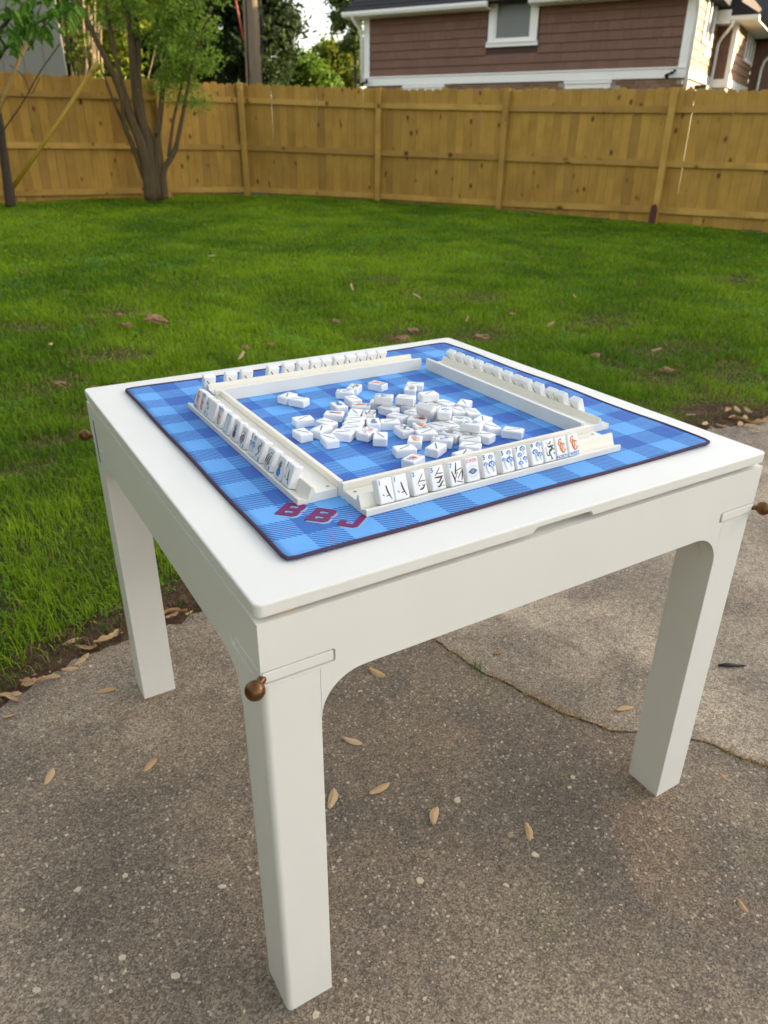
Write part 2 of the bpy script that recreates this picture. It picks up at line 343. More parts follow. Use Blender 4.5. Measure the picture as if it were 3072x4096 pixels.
CRACK = [(0.743, 0.728), (0.756, 0.625), (0.769, 0.555), (0.779, 0.496), (0.80, 0.454), (0.816, 0.387), (0.834, 0.335), (0.849, 0.283), (0.872, 0.25), (0.902, 0.189), (0.953, 0.159), (0.999, 0.117), (1.049, 0.071), (1.075, 0.03), (1.089, -0.018), (1.12, -0.065)]
def build_patio():
    def jit(pts, amp, n):
        out = []
        for a, b in zip(pts[:-1], pts[1:]):
            k = max(1, int(n * sqrt((a[0] - b[0]) ** 2 + (a[1] - b[1]) ** 2)))
            for j in range(k):
                t = j / k; out.append((a[0] + (b[0] - a[0]) * t + random.uniform(-amp, amp), a[1] + (b[1] - a[1]) * t + random.uniform(-amp, amp)))
        out.append(pts[-1]); return out
    c0 = (0.70, 1.236); full = [c0, (0.715, 0.98), (0.735, 0.80)] + CRACK + [(1.24, -0.30), (1.50, -0.90), (2.0, -2.2), (3.4, -6.0)]
    cr = jit(full, 0.0022, 60)
    el = jit([e for e in EDGE if e[0] < 0.6] + [c0], 0.006, 25); er = jit([c0] + [e for e in EDGE if e[0] > 0.9], 0.006, 25)
    left = el + [(x - 0.0035, y - 0.002) for x, y in cr][1:] + [(-9, -6)]
    right = [(x + 0.0035, y + 0.002) for x, y in cr][::-1] + er[1:] + [(14, -6)]
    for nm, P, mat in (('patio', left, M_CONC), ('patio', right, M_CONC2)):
        bm = bmesh.new(); vs = [bm.verts.new((x, y, 0)) for x, y in P]; f = bm.faces.new(vs); f.normal_update()
        if f.normal.z < 0: f.normal_flip()
        r = bmesh.ops.extrude_face_region(bm, geom=[f]); vv = [g for g in r['geom'] if isinstance(g, bmesh.types.BMVert)]
        for v in vs: v.co.z = -0.12
        bmesh.ops.recalc_face_normals(bm, faces=bm.faces); bmesh.ops.triangulate(bm, faces=[q for q in bm.faces if len(q.verts) > 4])
        me = bpy.data.meshes.new(nm); bm.to_mesh(me); bm.free(); me.materials.append(mat); tag(link(nm, me), kind='structure')
    # soil filling the joint, slightly below the slab tops
    m = MB()
    for (a, b) in zip(cr[:-1], cr[1:]):
        m.poly([(a[0] - 0.008, a[1] - 0.004, -0.006), (b[0] - 0.008, b[1] - 0.004, -0.006), (b[0] + 0.008, b[1] + 0.004, -0.006), (a[0] + 0.008, a[1] + 0.004, -0.006)])
    tag(m.build('joint_soil', M_EDGE), kind='structure')
build_patio()

# bare earth strip along the lawn's edge
def build_edge_soil():
    from mathutils import noise as mn
    m = MB(); xs = np.arange(-3.2, 7.0, 0.014); rows = []; K = 9
    for x in xs:
        y = float(edge_y(x)); wd = 0.055 + 0.03 * mn.noise((x * 3, 0, 0)) + (0.15 * min(1, max(0, (x - 2.0) / 0.6))); a0 = -0.035 + 0.035 * mn.noise((x * 9, 4, 0)) + 0.02 * mn.noise((x * 31, 7, 0)); row = []
        for j in range(K):
            t = j / (K - 1); yy = y + a0 + (wd + 0.10 - a0) * t; zb = 0.0 + (h_lawn(x, yy) + 0.004) * t
            row.append((x, yy, zb + (0.0 if j == 0 else 0.005) + 0.010 * mn.noise((x * 26, yy * 26, 3)) * min(1, j / 2) + 0.006 * mn.noise((x * 80, yy * 80, 9)) * min(1, j)))
        rows.append(row)
    for a, b in zip(rows[:-1], rows[1:]):
        for j in range(K - 1): m.poly([a[j], b[j], b[j + 1], a[j + 1]], 0, True)
    tag(m.build('bare_soil_strip', M_EDGE), kind='structure')
build_edge_soil()

# ------------------------------------------------------------------ grass
FENCE_PTS = [(-4.2, 12.80, 0.235), (1.15, 13.474, 0.245), (5.528, 14.035, 0.281), (7.437, 12.317, 0.199), (8.746, 10.343, 0.153), (9.755, 7.77, 0.093), (10.61, 6.449, 0.043), (12.35, 3.75, -0.03)]
def blades(P, hgt, wid, colr, lean=0.5):
    """P (n,3) roots -> 5-vertex blades; returns V, F, C"""
    n = len(P); a = rng.uniform(0, 2 * pi, n); d = np.stack([np.cos(a), np.sin(a), np.zeros(n)], 1); s = np.stack([-d[:, 1], d[:, 0], np.zeros(n)], 1)
    h = hgt[:, None]; w = wid[:, None]; ln = (rng.uniform(0.1, 1.0, n) * lean)[:, None]; up = np.array([0, 0, 1.0])
    m = P + d * h * ln * 0.30 + up * h * 0.58; t = P + d * h * ln + up * h * (1 - 0.35 * ln)
    V = np.stack([P - s * w, P + s * w, m - s * w * 0.75, m + s * w * 0.75, t], 1).reshape(-1, 3)
    k = np.arange(n)[:, None] * 5; Fc = np.concatenate([k + [0, 1, 3], k + [0, 3, 2], k + [2, 3, 4]], 1).reshape(-1, 3)
    return V, Fc, np.repeat(colr, 5, 0)
def vnoise(x, y, s, seed):
    g = np.random.default_rng(seed).random((64, 64)); X = x * s; Y = y * s; i = np.floor(X).astype(int); j = np.floor(Y).astype(int); fx = X - i; fy = Y - j
    fx = fx * fx * (3 - 2 * fx); fy = fy * fy * (3 - 2 * fy)
    G = lambda a, b: g[a % 64, b % 64]
    return (G(i, j) * (1 - fx) + G(i + 1, j) * fx) * (1 - fy) + (G(i, j + 1) * (1 - fx) + G(i + 1, j + 1) * fx) * fy
def set_col(me, C):
    at = me.color_attributes.new('col', 'FLOAT_COLOR', 'POINT'); c = np.ones((len(C), 4), np.float32); c[:, :3] = C; at.data.foreach_set('color', c.ravel())
DRY = [(860, 725, .30), (1040, 655, .22), (1045, 725, .35), (1290, 690, .3), (1450, 745, .3), (1440, 800, .25), (275, 690, .22), (130, 835, .22), (235, 780, .22), (60, 730, .2), (820, 615, .25), (1590, 600, .3), (190, 900, .12), (120, 950, .12), (60, 1010, .1), (1520, 860, .3), (1620, 890, .35)]
def build_grass():
    fx = np.array([p[0] for p in FENCE_PTS]); fy = np.array([p[1] for p in FENCE_PTS])
    N = 2600000
    # sample positions by camera distance so near grass is dense
    x = rng.uniform(-5.0, 12.5, N); y = rng.uniform(0.2, 14.2, N)
    dx, dy = x - CAM[0], y - CAM[1]; dist = np.hypot(dx, dy)
    lat = (dx * RT[0] + dy * RT[1]); fwd = dx * 0.519 + dy * 0.855
    inside = (y > edge_y(x) - 0.012) & (y < np.interp(x, fx, fy) + 0.05) & (np.abs(lat) < fwd * 0.75 + 3.2) & (fwd > -0.5)
    off = np.clip((np.abs(lat) - fwd * 0.62 - 0.8) / 1.0, 0, 1)
    dens = (1 - 0.65 * off) * np.clip(1.25 * (3.2 / np.maximum(dist, 2.0)) ** 1.15, 0.10, 1.0)
    patch = vnoise(x, y, 1.5, 5) * 0.6 + vnoise(x, y, 4.2, 6) * 0.4
    near = np.clip(1 - (dist - 2.0) / 3.0, 0, 1)
    thin = np.clip((patch - (0.66 - 0.05 * near)) * 9, 0, 1) * np.clip(1 - (dist - 4.5) / 2.5, 0.0, 1)
    for vx, vy, r in DRY:
        p = onz(vx * 1.85172, vy * 1.85172, 0.02); thin = np.maximum(thin, np.clip(1.25 - np.hypot((x - p[0]) / (r * 1.3), (y - p[1]) / (r * 0.8)) - 0.9 * (vnoise(x, y, 6.0, 31) - 0.4), 0, 1))
    de = y - edge_y(x) + 0.035 * (vnoise(x, y, 9.0, 21) - 0.4); edg = np.clip((de - 0.01) / 0.12, 0, 1)
    keep = inside & (rng.random(N) < dens * (1 - 0.18 * thin) * (0.22 + 0.78 * edg))
    x, y, dist, thin, edg, de = x[keep], y[keep], dist[keep], thin[keep], edg[keep], de[keep]; n = len(x)
    z = h_lawn(x, y) + np.clip((de - 0.2) / 1.5, 0, 1) * (0.018 * np.sin(x * 1.7 + 1.2) * np.cos(y * 1.3) + 0.012 * np.sin(x * 3.1 - y * 2.3)) - 0.004
    tuft = vnoise(x, y, 7.0, 8)
    hgt = (0.022 + 0.040 * rng.random(n) ** 1.6) * (0.60 + 0.85 * tuft) * (0.55 + 0.45 * edg) * (1 - 0.55 * thin) * (1.1 - 0.25 * np.clip((dist - 4) / 6, 0, 1))
    wid = (1 + 0.8 * off[keep]) * (0.0011 + 0.0012 * rng.random(n)) * np.clip(dist / 3.0, 1.0, 3.6)
    tone = vnoise(x, y, 0.8, 12) * 0.55 + vnoise(x, y, 2.6, 13) * 0.45
    c0 = np.array([0.085, 0.200, 0.007]); c1 = np.array([0.310, 0.470, 0.018]); r = rng.random(n)
    t = np.clip((tone - 0.5) * 1.3 + 0.5 + 0.55 * (r - 0.5) + 0.25 * (tuft - 0.5), 0, 1)[:, None]
    C = c0 * (1 - t) + c1 * t
    weed = (vnoise(x, y, 3.3, 41) > 0.80) & (rng.random(n) < 0.5)
    C = np.where(weed[:, None], C * np.array([0.75, 0.95, 2.2]) + np.array([0.01, 0.02, 0.015]), C); wid = np.where(weed, wid * 1.9, wid); hgt = np.where(weed, hgt * 0.8, hgt)
    dead = (rng.random(n) < 0.035 + 0.50 * thin + 0.35 * (1 - edg))[:, None]
    C = np.where(dead, np.array([0.36, 0.25, 0.12]) * (0.5 + 0.7 * r[:, None]), C)
    V, Fc, CC = blades(np.stack([x, y, z], 1), hgt, wid, C, 1.05)
    me = np_mesh('grass', V, Fc, [M_GRASS]); set_col(me, CC)
    tag(link('grass', me), 'green lawn grass with thin dry patches behind the patio', 'grass', kind='stuff')
    print('grass blades', n)
build_grass()
def build_joint_grass():
    P = []; H = []; C = []
    segs = list(zip(CRACK[:-1], CRACK[1:])) + [((1.12, -0.065), (1.24, -0.30)), ((1.24, -0.30), (1.4, -0.65))]
    for k, (a, b) in enumerate(segs):
        L = sqrt((a[0] - b[0]) ** 2 + (a[1] - b[1]) ** 2)
        dens = [300, 900, 700, 1100, 300, 1500, 1500, 1300, 700, 500, 250, 350, 500, 1300, 1600, 1800, 1500, 800][k]
        for _ in range(int(dens * L * 1.15)):
            t = random.random(); P.append((a[0] + (b[0] - a[0]) * t + random.gauss(0, 0.007), a[1] + (b[1] - a[1]) * t + random.gauss(0, 0.007), -0.004))
            green = k == 2 and random.random() < 0.5
            H.append(random.uniform(0.006, 0.020) * (1.7 if green else 1)); s = random.uniform(0.7, 1.3)
            C.append((0.08, 0.18, 0.02) if green else (0.42 * s, 0.29 * s, 0.14 * s))
    P = np.array(P); V, Fc, CC = blades(P, np.array(H), np.full(len(P), 0.0008), np.array(C), 1.3)
    me = np_mesh('joint_grass', V, Fc, [M_STRAW]); set_col(me, CC)
    tag(link('joint_grass', me), 'dead straw coloured grass growing in the concrete joint', 'dry grass', kind='stuff')
build_joint_grass()
def build_edge_straw():
    n = 5200; x = rng.uniform(-2.2, 4.5, n); y = edge_y(x) + rng.normal(0.02, 0.03, n) + np.clip(x - 2.2, 0, 0.6) * rng.random(n) * 0.25; z = np.where(y < edge_y(x), 0.001, 0.004); g = rng.random(n)
    C = np.where((g < 0.35)[:, None], np.array([0.09, 0.19, 0.012]), np.array([0.27, 0.18, 0.09])) * (0.5 + 0.8 * rng.random(n))[:, None]
    V, Fc, CC = blades(np.stack([x, y, z], 1), rng.uniform(0.010, 0.035, n), rng.uniform(0.0007, 0.0016, n), C, 1.9); me = np_mesh('edge_straw', V, Fc, [M_STRAW]); set_col(me, CC)
    tag(link('edge_straw', me), 'dry straw and runners along the edge of the lawn', 'dry grass', kind='stuff')
build_edge_straw()

# ------------------------------------------------------------------ the table
TW, TD, TH = 0.920, 0.9235, 0.760
def rounded_rect(x0, y0, x1, y1, r, n=5):
    out = []
    for cx, cy, a0 in ((x1 - r, y0 + r, -pi / 2), (x1 - r, y1 - r, 0), (x0 + r, y1 - r, pi / 2), (x0 + r, y0 + r, pi)):
        for k in range(n + 1):
            a = a0 + pi / 2 * k / n; out.append((cx + r * cos(a), cy + r * sin(a)))
    return out
def boolean(o, cutters):
    for c in cutters:
        md = o.modifiers.new('cut', 'BOOLEAN'); md.operation = 'DIFFERENCE'; md.object = c; md.solver = 'EXACT'
    dg = bpy.context.evaluated_depsgraph_get(); me = bpy.data.meshes.new_from_object(o.evaluated_get(dg))
    o.modifiers.clear(); old = o.data; o.data = me; me.name = old.name
def cutter(m):
    me = m.mesh('cut', M_PAINT); bm = bmesh.new(); bm.from_mesh(me); bmesh.ops.remove_doubles(bm, verts=bm.verts, dist=1e-7); bmesh.ops.recalc_face_normals(bm, faces=bm.faces); bm.to_mesh(me); bm.free()
    return link('cut', me)
def build_table():
    T = thing('table', 'white painted square game table with arched legs on the patio', 'table')
    # top slab with a finger pull routed under its front edge
    m = MB(); m.prism(rounded_rect(0.0015, 0.0015, TW - 0.0015, TD - 0.0015, 0.010), lambda a, b, t: (a, b, t), TH - 0.0186, TH)
    top = m.build('tabletop', M_PAINT, T, bevel=0.0028, seg=3)
    c = MB(); prof = [(0.398, -0.01)] + [(0.402 + 0.012 * k / 6, 0.0105 * (0.5 - 0.5 * cos(pi * k / 6)) - 0.001) for k in range(7)] + [(0.512 + 0.012 * k / 6, 0.0105 * (0.5 + 0.5 * cos(pi * k / 6)) - 0.001) for k in range(7)] + [(0.528, -0.01)]
    c.prism(prof[::-1], lambda a, b, t: (a, t, TH - 0.0186 + b), -0.02, 0.016)
    cc = cutter(c); boolean(top, [cc]); bpy.data.objects.remove(cc)
    ZA = 0.7343; O = 0.0025; LW = 0.0765; ZL = 0.6440
    # latch slots: cut across leg and apron, near corner (both faces), right and left corners
    cuts = []
    def slot(face, a0, a1):
        c = MB(); R = rounded_rect(a0, 0.6475, a1, 0.6668, 0.004, 4)
        fn = {'front': lambda a, b, t: (a, t, b), 'left': lambda a, b, t: (t, a, b)}[face]
        c.prism(R, fn, -0.01, O + 0.0060); cuts.append(cutter(c))
    slot('front', -0.02, 0.1005); slot('left', -0.02, 0.1005); slot('front', TW - 0.0895, TW + 0.02); slot('left', TD - 0.0895, TD + 0.02)
    for k, (sx, sy) in enumerate(((0, 0), (1, 0), (0, 1), (1, 1))):
        x0, y0 = (O if not sx else TW - O - LW), (O if not sy else TD - O - LW)
        pts = []
        for (px, py, outer) in ((x0, y0, not sx and not sy), (x0 + LW, y0, sx and not sy), (x0 + LW, y0 + LW, sx and sy), (x0, y0 + LW, not sx and sy)):
            r = 0.0085 if outer else 0.0012
            qx = 1 if px == x0 else -1; qy = 1 if py == y0 else -1; cx, cy = px + qx * r, py + qy * r
            arc = [(cx - qx * r * cos(a), cy - qy * r * sin(a)) for a in [pi / 2 * j / 5 for j in range(6)]]
            if qx * qy < 0: arc = arc[::-1]
            pts += arc
        m = MB(); m.prism(pts, lambda a, b, t: (a, b, t), 0.0, ZL - 0.0003, smooth=False)
        leg = m.build('leg', M_PAINT, T)
    # aprons: full length boards mitred at the corners, arched down between the legs
    def arch(L):
        zb, rr, rz = 0.6262, 0.062, 0.060; x0, x1 = O + LW, L - O - LW
        P = [(O, ZA), (O, ZL), (x0 + 0.0002, ZL), (x0 + 0.0002, zb - rz)]
        P += [(x0 + 0.0005 + rr * (1 - cos(a)), zb - rz + rz * sin(a)) for a in [pi / 2 * j / 12 for j in range(13)]]
        P += [(x1 - 0.0005 - rr * (1 - cos(a)), zb - rz + rz * sin(a)) for a in [pi / 2 * j / 12 for j in range(12, -1, -1)]]
        P += [(x1 - 0.0002, zb - rz), (x1 - 0.0002, ZL), (L - O, ZL), (L - O, ZA)]
        return P
    TK = 0.028
    def mit(a, L, t): s_ = min(t, TK); return a + (s_ if a < O + 1e-6 else (-s_ if a > L - O - 1e-6 else 0))
    for k, (fn, L) in enumerate(((lambda a, b, t: (mit(a, TW, t), O + t, b), TW), (lambda a, b, t: (O + t, mit(a, TD, t), b), TD), (lambda a, b, t: (mit(a, TW, t), TD - O - t, b), TW), (lambda a, b, t: (TW - O - t, mit(a, TD, t), b), TD))):
        m = MB(); m.prism(arch(L), fn, 0.0, TK)
        ap = m.build('apron', M_PAINT, T, bevel=0.0016, seg=2)
        if k < 2: boolean(ap, cuts)
    for c in cuts: bpy.data.objects.remove(c)
    # inner bed closing the top of the frame
    m = MB(); m.box((O + 0.07, O + 0.07, ZA - 0.02), (TW - O - 0.07, TD - O - 0.07, TH - 0.0188)); m.build('inner_frame', M_PAINT, T)
    # swinging latch tabs in the slots
    for face, a0, a1 in (('front', 0.004, 0.0978), ('front', TW - 0.0868, TW - 0.0035), ('left', 0.004, 0.0900), ('left', TD - 0.0868, TD - 0.0035)):
        m = MB(); R = rounded_rect(a0, 0.6497, a1, 0.6646, 0.003, 4)
        fn = {'front': lambda a, b, t: (a, t, b), 'left': lambda a, b, t: (t, a, b)}[face]
        m.prism(R, fn, O + 0.0003 if not (face == 'front' and a0 > 0.5) else O - 0.0022, O + 0.0058); m.build('latch_tab', M_PAINT, T, bevel=0.0008, seg=2)
    # bronze ball knobs on the corners
    for (x, y, dx, dy) in ((O, O, -1, -1), (TW - O, O, 1, -1), (O, TD - O, -1, 1), (TW - O, TD - O, 1, 1)):
        d = Vector((dx, dy, 0)).normalized(); base = Vector((x, y, 0.6565)) - d * 0.004
        prof = [(0.0, 0.0052), (0.004, 0.0056), (0.007, 0.0042), (0.0085, 0.0038), (0.0100, 0.0048)] + [(0.0220 - 0.0122 * cos(a), max(0.0004, 0.0122 * sin(a))) for a in [0.42 + (pi - 0.42) * j / 11 for j in range(12)]]
        m = MB(); m.tube([base + d * t for t, r in prof], [r for t, r in prof], 20)
        m.build('knob', M_BRONZE, T)['label'] = 'bronze ball knob'
    m = MB(); m.box((O - 0.0006, TD - 0.052, 0.612), (O - 0.0002, TD - 0.044, 0.706), M=None)
    tp = m.build('tape_strip', M_TAPE, T); tp['label'] = 'thin strip of blue tape'
    # a small wooden bumper between top and frame by the near corner
    m = MB(); m.box((0.030, 0.012, ZA), (0.052, 0.03, TH - 0.0187)); m.build('bumper', M_RAIL, T)
    return T
build_table()

# ------------------------------------------------------------------ plaid mat
ZM = 0.7632
def build_mat():
    T = thing('table_mat', 'blue plaid neoprene mat with purple stitched edge on the white table', 'mat', (MX, MY, 0))
    n = 56; m = MB(); R = 0.010
    def pt(i, j):
        u, v = i / n * MS, j / n * MS
        cu, cv = min(max(u, R), MS - R), min(max(v, R), MS - R); dx, dy = u - cu, v - cv; L = max(abs(dx), abs(dy))
        if dx and dy: s = L / sqrt(dx * dx + dy * dy); u, v = cu + dx * s, cv + dy * s
        e = min(u, v, MS - u, MS - v); z = 0.0011 * max(0, 1 - e / 0.05) * (sin(u * 17 + 1) + sin(v * 21) + 0.6)
        return (u, v, z)
    g = [[pt(i, j) for i in range(n + 1)] for j in range(n + 1)]
    m.v = [(*g[j][i][:2], ZM + max(g[j][i][2], -0.0004)) for j in range(n + 1) for i in range(n + 1)]
    for j in range(n):
        for i in range(n): a = j * (n + 1) + i; m.f.append((a, a + 1, a + n + 2, a + n + 1)); m.m.append(0); m.sm.append(True)
    rim = [i for i in range(n)] + [j * (n + 1) + n for j in range(n)] + [n * (n + 1) + n - i for i in range(n)] + [(n - j) * (n + 1) for j in range(n)]
    k0 = len(m.v); m.v += [(m.v[i][0], m.v[i][1], TH + 0.0003) for i in rim]
    for a in range(len(rim)): b = (a + 1) % len(rim); m.f.append((rim[a], k0 + a, k0 + b, rim[b])); m.m.append(0); m.sm.append(False)
    m.build('cloth', M_PLAID, T)
    # overlocked thread round the edge: one slanted stitch per ring
    path = [m.v[i] for i in rim]; L = 0; P = []
    step = 0.0016; acc = 0; pts = [Vector(p) for p in path] + [Vector(path[0])]
    for a, b in zip(pts[:-1], pts[1:]):
        d = (b - a).length
        while acc < d: P.append(a + (b - a) * (acc / d)); acc += step
        acc -= d
    s = MB(); ns = len(P)
    s.tube([p + Vector((0, 0, -0.0008)) for p in P] + [P[0] + Vector((0, 0, -0.0008))], [0.0030 if k % 2 else 0.0024 for k in range(ns)] + [0.0024], 7, caps=False, smooth=False)
    s.build('stitched_edge', M_SERGE, T)
    # monogram letters, seen from the near corner
    e1 = Vector((0.690, -0.724, 0)); e2 = Vector((0.724, 0.690, 0))
    B = [(0, 0), (0.026, 0), (0.031, 0.005), (0.031, 0.0165), (0.0275, 0.0195), (0.031, 0.0225), (0.031, 0.034), (0.026, 0.039), (0.0, 0.039)]
    holes = [[(0.010, 0.008), (0.0215, 0.008), (0.0215, 0.0155), (0.010, 0.0155)], [(0.010, 0.0235), (0.0215, 0.0235), (0.0215, 0.031), (0.010, 0.031)]]
    J = [(0, 0.005), (0.005, 0), (0.024, 0), (0.029, 0.005), (0.029, 0.039), (0.0195, 0.039), (0.0195, 0.009), (0.0095, 0.009), (0.0095, 0.016), (0, 0.016)]
    skew = 0.10
    def letter(out, hs, org, name):
        def outline(grow, sx, sy, pts, inv=False):
            c = Vector((sum(p[0] for p in pts) / len(pts), sum(p[1] for p in pts) / len(pts)))
            r = []
            nP = len(pts)
            for i in range(nP):
                p0, p1, p2 = Vector(pts[i - 1]), Vector(pts[i]), Vector(pts[(i + 1) % nP])
                d1 = (p1 - p0).normalized(); d2 = (p2 - p1).normalized(); n1 = Vector((d1.y, -d1.x)); n2 = Vector((d2.y, -d2.x))
                b = (n1 + n2); b = b / max(0.5, b.length_squared / 2) if b.length > 1e-6 else n1
                r.append((p1.x + b.x * grow + sx, p1.y + b.y * grow + sy))
            return r
        def fill(out, hs, z0, z1, mat, nm, gr=0.0, sx=0, sy=0):
            loops = [outline(gr, sx, sy, out)] + [outline(-gr, sx, sy, h) for h in hs]
            bm = bmesh.new(); allE = []
            for lp in loops:
                vs = []
                for a, b in lp:
                    w = org + e1 * (a + skew * b) + e2 * b; vs.append(bm.verts.new((w.x, w.y, z1)))
                allE += [bm.edges.new((vs[i], vs[(i + 1) % len(vs)])) for i in range(len(vs))]
            bmesh.ops.triangle_fill(bm, use_beauty=True, edges=allE)
            fs = list(bm.faces); bmesh.ops.recalc_face_normals(bm, faces=fs)
            for f in fs:
                if f.normal.z < 0: f.normal_flip()
            r = bmesh.ops.extrude_face_region(bm, geom=fs)
            for v in [g for g in r['geom'] if isinstance(g, bmesh.types.BMVert)]: v.co.z = z0
            me = bpy.data.meshes.new(nm); bm.to_mesh(me); bm.free(); me.materials.append(mat); return me
        lt = link('letter', fill(out, hs, ZM, ZM + 0.0014, M_LETTER, 'letter'), T)
        link('letter_shadow', fill(out, hs, ZM - 0.0002, ZM + 0.0006, M_LSHADOW, 'letter_shadow', 0.0004, 0.0032, -0.0034), lt)
        return lt
    off = Vector((MX, MY, 0))
    letter(B, holes, Vector((0.1085, 0.1935, 0)) - off, 'B')['label'] = 'maroon letter B hard by the left rack'
    letter(B, holes, Vector((0.1370, 0.1575, 0)) - off, 'B')['label'] = 'maroon letter B between the racks'
    letter(J, [], Vector((0.1660, 0.1225, 0)) - off, 'J')['label'] = 'maroon letter J'
build_mat()

# ------------------------------------------------------------------ racks
PROFILE = [(0.0080, 0.0), (0.0715, 0.0), (0.0715, 0.0092), (0.0708, 0.0100), (0.0692, 0.0103), (0.0566, 0.0052), (0.0497, 0.0228), (0.0486, 0.0240), (0.0467, 0.0240), (0.0456, 0.0230), (0.0428, 0.0138), (0.0080, 0.0138)]
def rack(label, org, out, along, L):
    """org: inner bottom corner at start; out: outward unit; along: unit"""
    T = thing('tile_rack', label, 'tile rack', (org[0], org[1], ZM), 'cream tile racks framing the plaid mat')
    o = Vector((*out, 0)); a = Vector((*along, 0)); fn = lambda d, z, t: o * d + a * t + Vector((0, 0, z + 0.0002))
    m = MB(); m.prism(PROFILE, fn, 0, L); m.build('rack_body', M_RACK, T, bevel=0.0006, seg=2)
    m = MB(); m.prism([(0, 0), (0.0074, 0), (0.0074, 0.0245), (0, 0.0245)], fn, -0.0012, L - 0.001); m.build('pusher_bar', M_RACK, T, bevel=0.0006, seg=2)
    for t in (0.012, L - 0.012):
        m = MB(); c = fn(0.018, 0.0132, t); m.tube([c, c + Vector((0, 0, 0.0009))], 0.0027, 14); m.build('magnet', M_MAGNET, T)
    return T
RACKS = {'front': ((0.2135, 0.1950), (0, -1), (1, 0), 0.4865), 'left': ((0.2185, 0.2005), (-1, 0), (0, 1), 0.4885),
         'back': ((0.2050, 0.6915), (0, 1), (1, 0), 0.4760), 'right': ((0.6890, 0.2080), (1, 0), (0, 1), 0.4800)}
for k, l in (('front', 'cream tile rack holding the face showing JOKER tile'), ('left', 'cream tile rack next to the first maroon B, tiles turned to the lawn side'),
             ('back', 'cream tile rack whose row of tile backs has wide gaps'), ('right', 'cream tile rack with slanting tile backs and an empty end by the JOKER rack')):
    rack(l, *RACKS[k])

# ------------------------------------------------------------------ tiles
tw, th, tt = 0.0242, 0.0355, 0.0150
def tile_mesh():
    m = MB(); m.box((-tw / 2, -tt / 2, -th / 2), (tw / 2, tt / 2, th / 2)); me = m.mesh('tile_body', M_TILE)
    bm = bmesh.new(); bm.from_mesh(me)
    bmesh.ops.bevel(bm, geom=list(bm.edges), offset=0.0024, segments=3, profile=0.5, affect='EDGES')
    for f in bm.faces: f.smooth = True
    bm.to_mesh(me); bm.free()
    for p in me.polygons: p.use_smooth = p.area < 8e-5
    return me
TILE_ME = tile_mesh()
_txt = {}
def text_shapes(s, size):
    cu = bpy.data.curves.new('t', 'FONT'); cu.body = s; cu.size = size; cu.align_x = 'CENTER'; cu.align_y = 'CENTER'; cu.offset = size * 0.032; cu.resolution_u = 3
    o = bpy.data.objects.new('t', cu); COL.objects.link(o); dg = bpy.context.evaluated_depsgraph_get(); me = o.evaluated_get(dg).to_mesh()
    V = [(v.co.x, v.co.y) for v in me.vertices]; P = [tuple(p.vertices) for p in me.polygons]
    o.evaluated_get(dg).to_mesh_clear(); bpy.data.objects.remove(o); bpy.data.curves.remove(cu)
    return V, P
